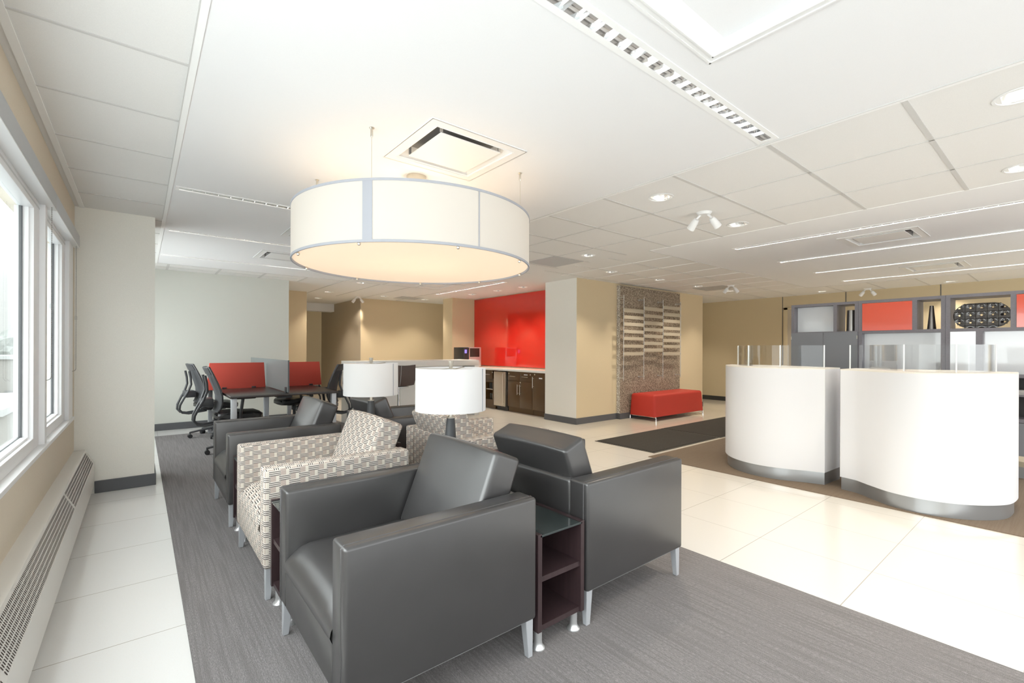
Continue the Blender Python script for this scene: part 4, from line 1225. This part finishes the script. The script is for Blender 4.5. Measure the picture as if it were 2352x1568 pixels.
for k in range(3):
    a = k*2*PI/3+.5; br.cyl((0, 0, 2.02), (.2*math.cos(a), .2*math.sin(a), 2.0), .006, n=8)
br.obj('bulb_arms', 'nickel', t)
for k in range(3):
    a = k*2*PI/3+.5
    B().lathe([(0, -.06), (.03, -.045), (.035, -.01), (.018, .03), (0, .03)], 16, (.2*math.cos(a), .2*math.sin(a), 2.0)).obj('bulb', 'bulb', t)

# ================================================================== OUTSIDE
t = tag(B().box(-80, -.8, -30, 160, -6.2, -6.0).obj('snowy_ground', 'snow', smooth=False), 'snow covered ground and parking area far below outside the window', 'ground')
t['kind'] = 'stuff'
def bldg(label, x0, x1, y0, y1, z0, z1, glaz=True):
    t = thing('building', label, 'building', (x0, y0, z0), 0, 'buildings outside the window')
    X, Y, Z = x1-x0, y1-y0, z1-z0
    B().box(0, X, 0, Y, 0, Z).obj('walls', 'bldg', t, smooth=False)
    B().box(-.2, X+.2, -.2, Y+.2, Z, Z+.35).obj('snowy_roof', 'snow', t, smooth=False)
    if glaz:
        n = max(2, int(X/3))
        for k in range(n): B().box(X*(k+.25)/n, X*(k+.75)/n, -.06, 0, Z*.15, Z*.5).obj('window', 'bldg_dark', t, smooth=False)
    return t
bl = bldg('long low pale showroom with dark lettering outside the window', -17, -5.5, 34, 46, -6, -2.2)
try:
    cu = bpy.data.curves.new('sign', 'FONT'); cu.body = 'ACURA'; cu.size = 1.25; cu.extrude = .03; cu.space_character = 1.15
    tmp = bpy.data.objects.new('sign', cu); COL.objects.link(tmp)
    dg = bpy.context.evaluated_depsgraph_get(); me = bpy.data.meshes.new_from_object(tmp.evaluated_get(dg))
    bpy.data.objects.remove(tmp); me.materials.clear(); me.materials.append(M['sign_ink'])
    so = bpy.data.objects.new('sign_lettering', me); COL.objects.link(so); so.parent = bl
    so.location = (5.3, -.1, 2.5); so.rotation_euler = (PI/2, 0, 0)
    cu = bpy.data.curves.new('sign', 'FONT'); cu.body = 'CERTIFIED'; cu.size = .5; cu.extrude = .02; cu.space_character = 1.1
    tmp = bpy.data.objects.new('sign', cu); COL.objects.link(tmp)
    dg = bpy.context.evaluated_depsgraph_get(); me = bpy.data.meshes.new_from_object(tmp.evaluated_get(dg))
    bpy.data.objects.remove(tmp); me.materials.clear(); me.materials.append(M['sign_ink'])
    b2 = bldg('smaller pale outbuilding with snowy roof in front of the showroom', -7.5, -3.6, 22, 27, -6, -3.4, False)
    so = bpy.data.objects.new('sign_lettering', me); COL.objects.link(so); so.parent = b2
    so.location = (.5, -.1, 1.9); so.rotation_euler = (PI/2, 0, 0)
except Exception as e: print('text failed', e)
bldg('brick-toned block with snowy roof beyond the showroom', -26, -12, 52, 64, -6, -.9)
bldg('far pale house with white roof near the trees', -14, -8, 66, 74, -6, .1)
def tree(x, y, z, r, h, label):
    t = thing('tree', label, 'tree', (x, y, z), 0, 'hazy trees outside the window')
    b = B(); b.cyl((0, 0, 0), (0, 0, h*.5), .25, .15, n=8); b.obj('trunk', 'sign_ink', t)
    tb = bmesh.new(); bmesh.ops.create_icosphere(tb, subdivisions=3, radius=1)
    for v in tb.verts:
        k = 1+random.uniform(-.18, .18); v.co = Vector((v.co.x*r*k, v.co.y*r*k, h*.6+v.co.z*h*.42*k))
    B()._merge(tb).obj('crown', 'treefar', t, smooth=False)
for i in range(9):
    tree(-58+i*7.4, 84+(i*37 % 9), -5.8, 2.6+(i*7 % 3)*.6, 7.3+(i*5 % 4)*.9, 'hazy grey tree on the skyline outside the window')

# ================================================================== LIGHTS
def area(name, loc, rot, sx, sy, energy, color=(1, 1, 1), spread=None):
    l = bpy.data.lights.new(name, 'AREA'); l.shape = 'RECTANGLE'; l.size = sx; l.size_y = sy; l.energy = energy; l.color = color
    if spread: l.spread = spread
    o = bpy.data.objects.new(name, l); COL.objects.link(o); o.location = loc; o.rotation_euler = rot; return o
def point(name, loc, energy, color, r=.05):
    l = bpy.data.lights.new(name, 'POINT'); l.energy = energy; l.color = color; l.shadow_soft_size = r
    o = bpy.data.objects.new(name, l); COL.objects.link(o); o.location = loc; return o
def spotl(name, loc, target, energy, color, size=70, blend=.6, r=.04):
    l = bpy.data.lights.new(name, 'SPOT'); l.energy = energy; l.color = color; l.spot_size = math.radians(size); l.spot_blend = blend; l.shadow_soft_size = r
    o = bpy.data.objects.new(name, l); COL.objects.link(o); o.location = loc
    o.rotation_euler = (Vector(target)-Vector(loc)).to_track_quat('-Z', 'Y').to_euler(); return o
# linear fixtures
for ax, x0, x1, y0, y1, lit in LIN:
    e = {0: 0, 1: 1.5, 2: 30}[lit]
    if not e: continue
    cx, cy = (x0+x1)/2, (y0+y1)/2
    area('linear_lamp', (cx, cy, H+.046), (0, 0, 0), (x1-x0 if ax == 'x' else .026)-.01, (.026 if ax == 'x' else y1-y0)-.01, e, (1, .97, .93))
for i, (x, y) in enumerate(DL):
    spotl('downlight_lamp', (x, y, H-.006), (x, y, 0), 36, (1, .89, .73), 105, .7, .03)
# wall-washers on the red glass / ochre / display
for k in (-1, 1):
    spotl('spot_lamp', (3.879+k*.06, 10.414, H-.14), (4.06, 11.3+k*.55, 1.2), 30, (1, .88, .72), 45, .8)
for x in (4.75, 5.35):
    pass
# pendant
for k in range(3):
    a = k*2*PI/3+.5
    point('pendant_bulb', (PX+.2*math.cos(a), PY+.2*math.sin(a), 2.09), 1.1, (1, .84, .62), .05)
# daylight entering at the windows; rear and right lamps are fill added behind the camera
area('daylight_window', (-.60, .1, 1.38), (0, math.radians(-90), 0), 1.35, 4.0, 45, (.97, .985, 1.0))
area('daylight_far_window', (-.60, 7.2, 1.38), (0, math.radians(-90), 0), 1.3, 2.4, 22, (.97, .985, 1.0))
area('fill_rear', (3.2, -3.3, 1.5), (math.radians(90), 0, 0), 7.5, 2.4, 26, (.97, .985, 1.0))
area('fill_right', (8.5, -3.3, 1.5), (math.radians(90), 0, 0), 5.5, 2.4, 15, (.98, .985, 1.0))

w = bpy.data.worlds.new('World'); bpy.context.scene.world = w; w.use_nodes = True
nt = w.node_tree; bg = nt.nodes['Background']
tc = nt.nodes.new('ShaderNodeTexCoord'); sx = nt.nodes.new('ShaderNodeSeparateXYZ'); cr = nt.nodes.new('ShaderNodeValToRGB')
nt.links.new(tc.outputs['Generated'], sx.inputs[0]); nt.links.new(sx.outputs[2], cr.inputs[0])
els = cr.color_ramp.elements
els[0].position = 0.; els[0].color = (.13, .136, .135, 1); els[1].position = 1.; els[1].color = (.93, .965, 1., 1)
for p_, v_ in ((.10, .16), (.22, .34), (.45, .68)):
    e_ = els.new(p_); e_.color = (v_*.96, v_*.99, v_, 1)
nt.links.new(cr.outputs[0], bg.inputs[0]); bg.inputs[1].default_value = 5.5

# ================================================================== CAMERA
cam = bpy.data.cameras.new('camera'); co = bpy.data.objects.new('camera', cam); COL.objects.link(co)
F, YAW, CYP, ROLL = 1056.14, .680354, 801.9, .003402
cam.sensor_width = 36; cam.sensor_fit = 'HORIZONTAL'; cam.lens = F/2352*36
cam.shift_x = 0; cam.shift_y = (CYP-784)/2352
s_, c_ = math.sin(YAW), math.cos(YAW); cr_, sr_ = math.cos(ROLL), math.sin(ROLL)
FW = Vector((s_, c_, 0)); RT = Vector((c_*cr_, -s_*cr_, sr_)); UP = Vector((-c_*sr_, s_*sr_, cr_))
mw = Matrix.Identity(4)
for i in range(3): mw[i][0] = RT[i]; mw[i][1] = UP[i]; mw[i][2] = -FW[i]
mw.translation = Vector((0, 0, 1.25)); co.matrix_world = mw
cam.clip_start = .05; cam.clip_end = 400
sc = bpy.context.scene; sc.camera = co
sc.view_settings.view_transform = 'Standard'; sc.view_settings.look = 'None'
sc.view_settings.exposure = .74
sc.view_settings.gamma = 1.06
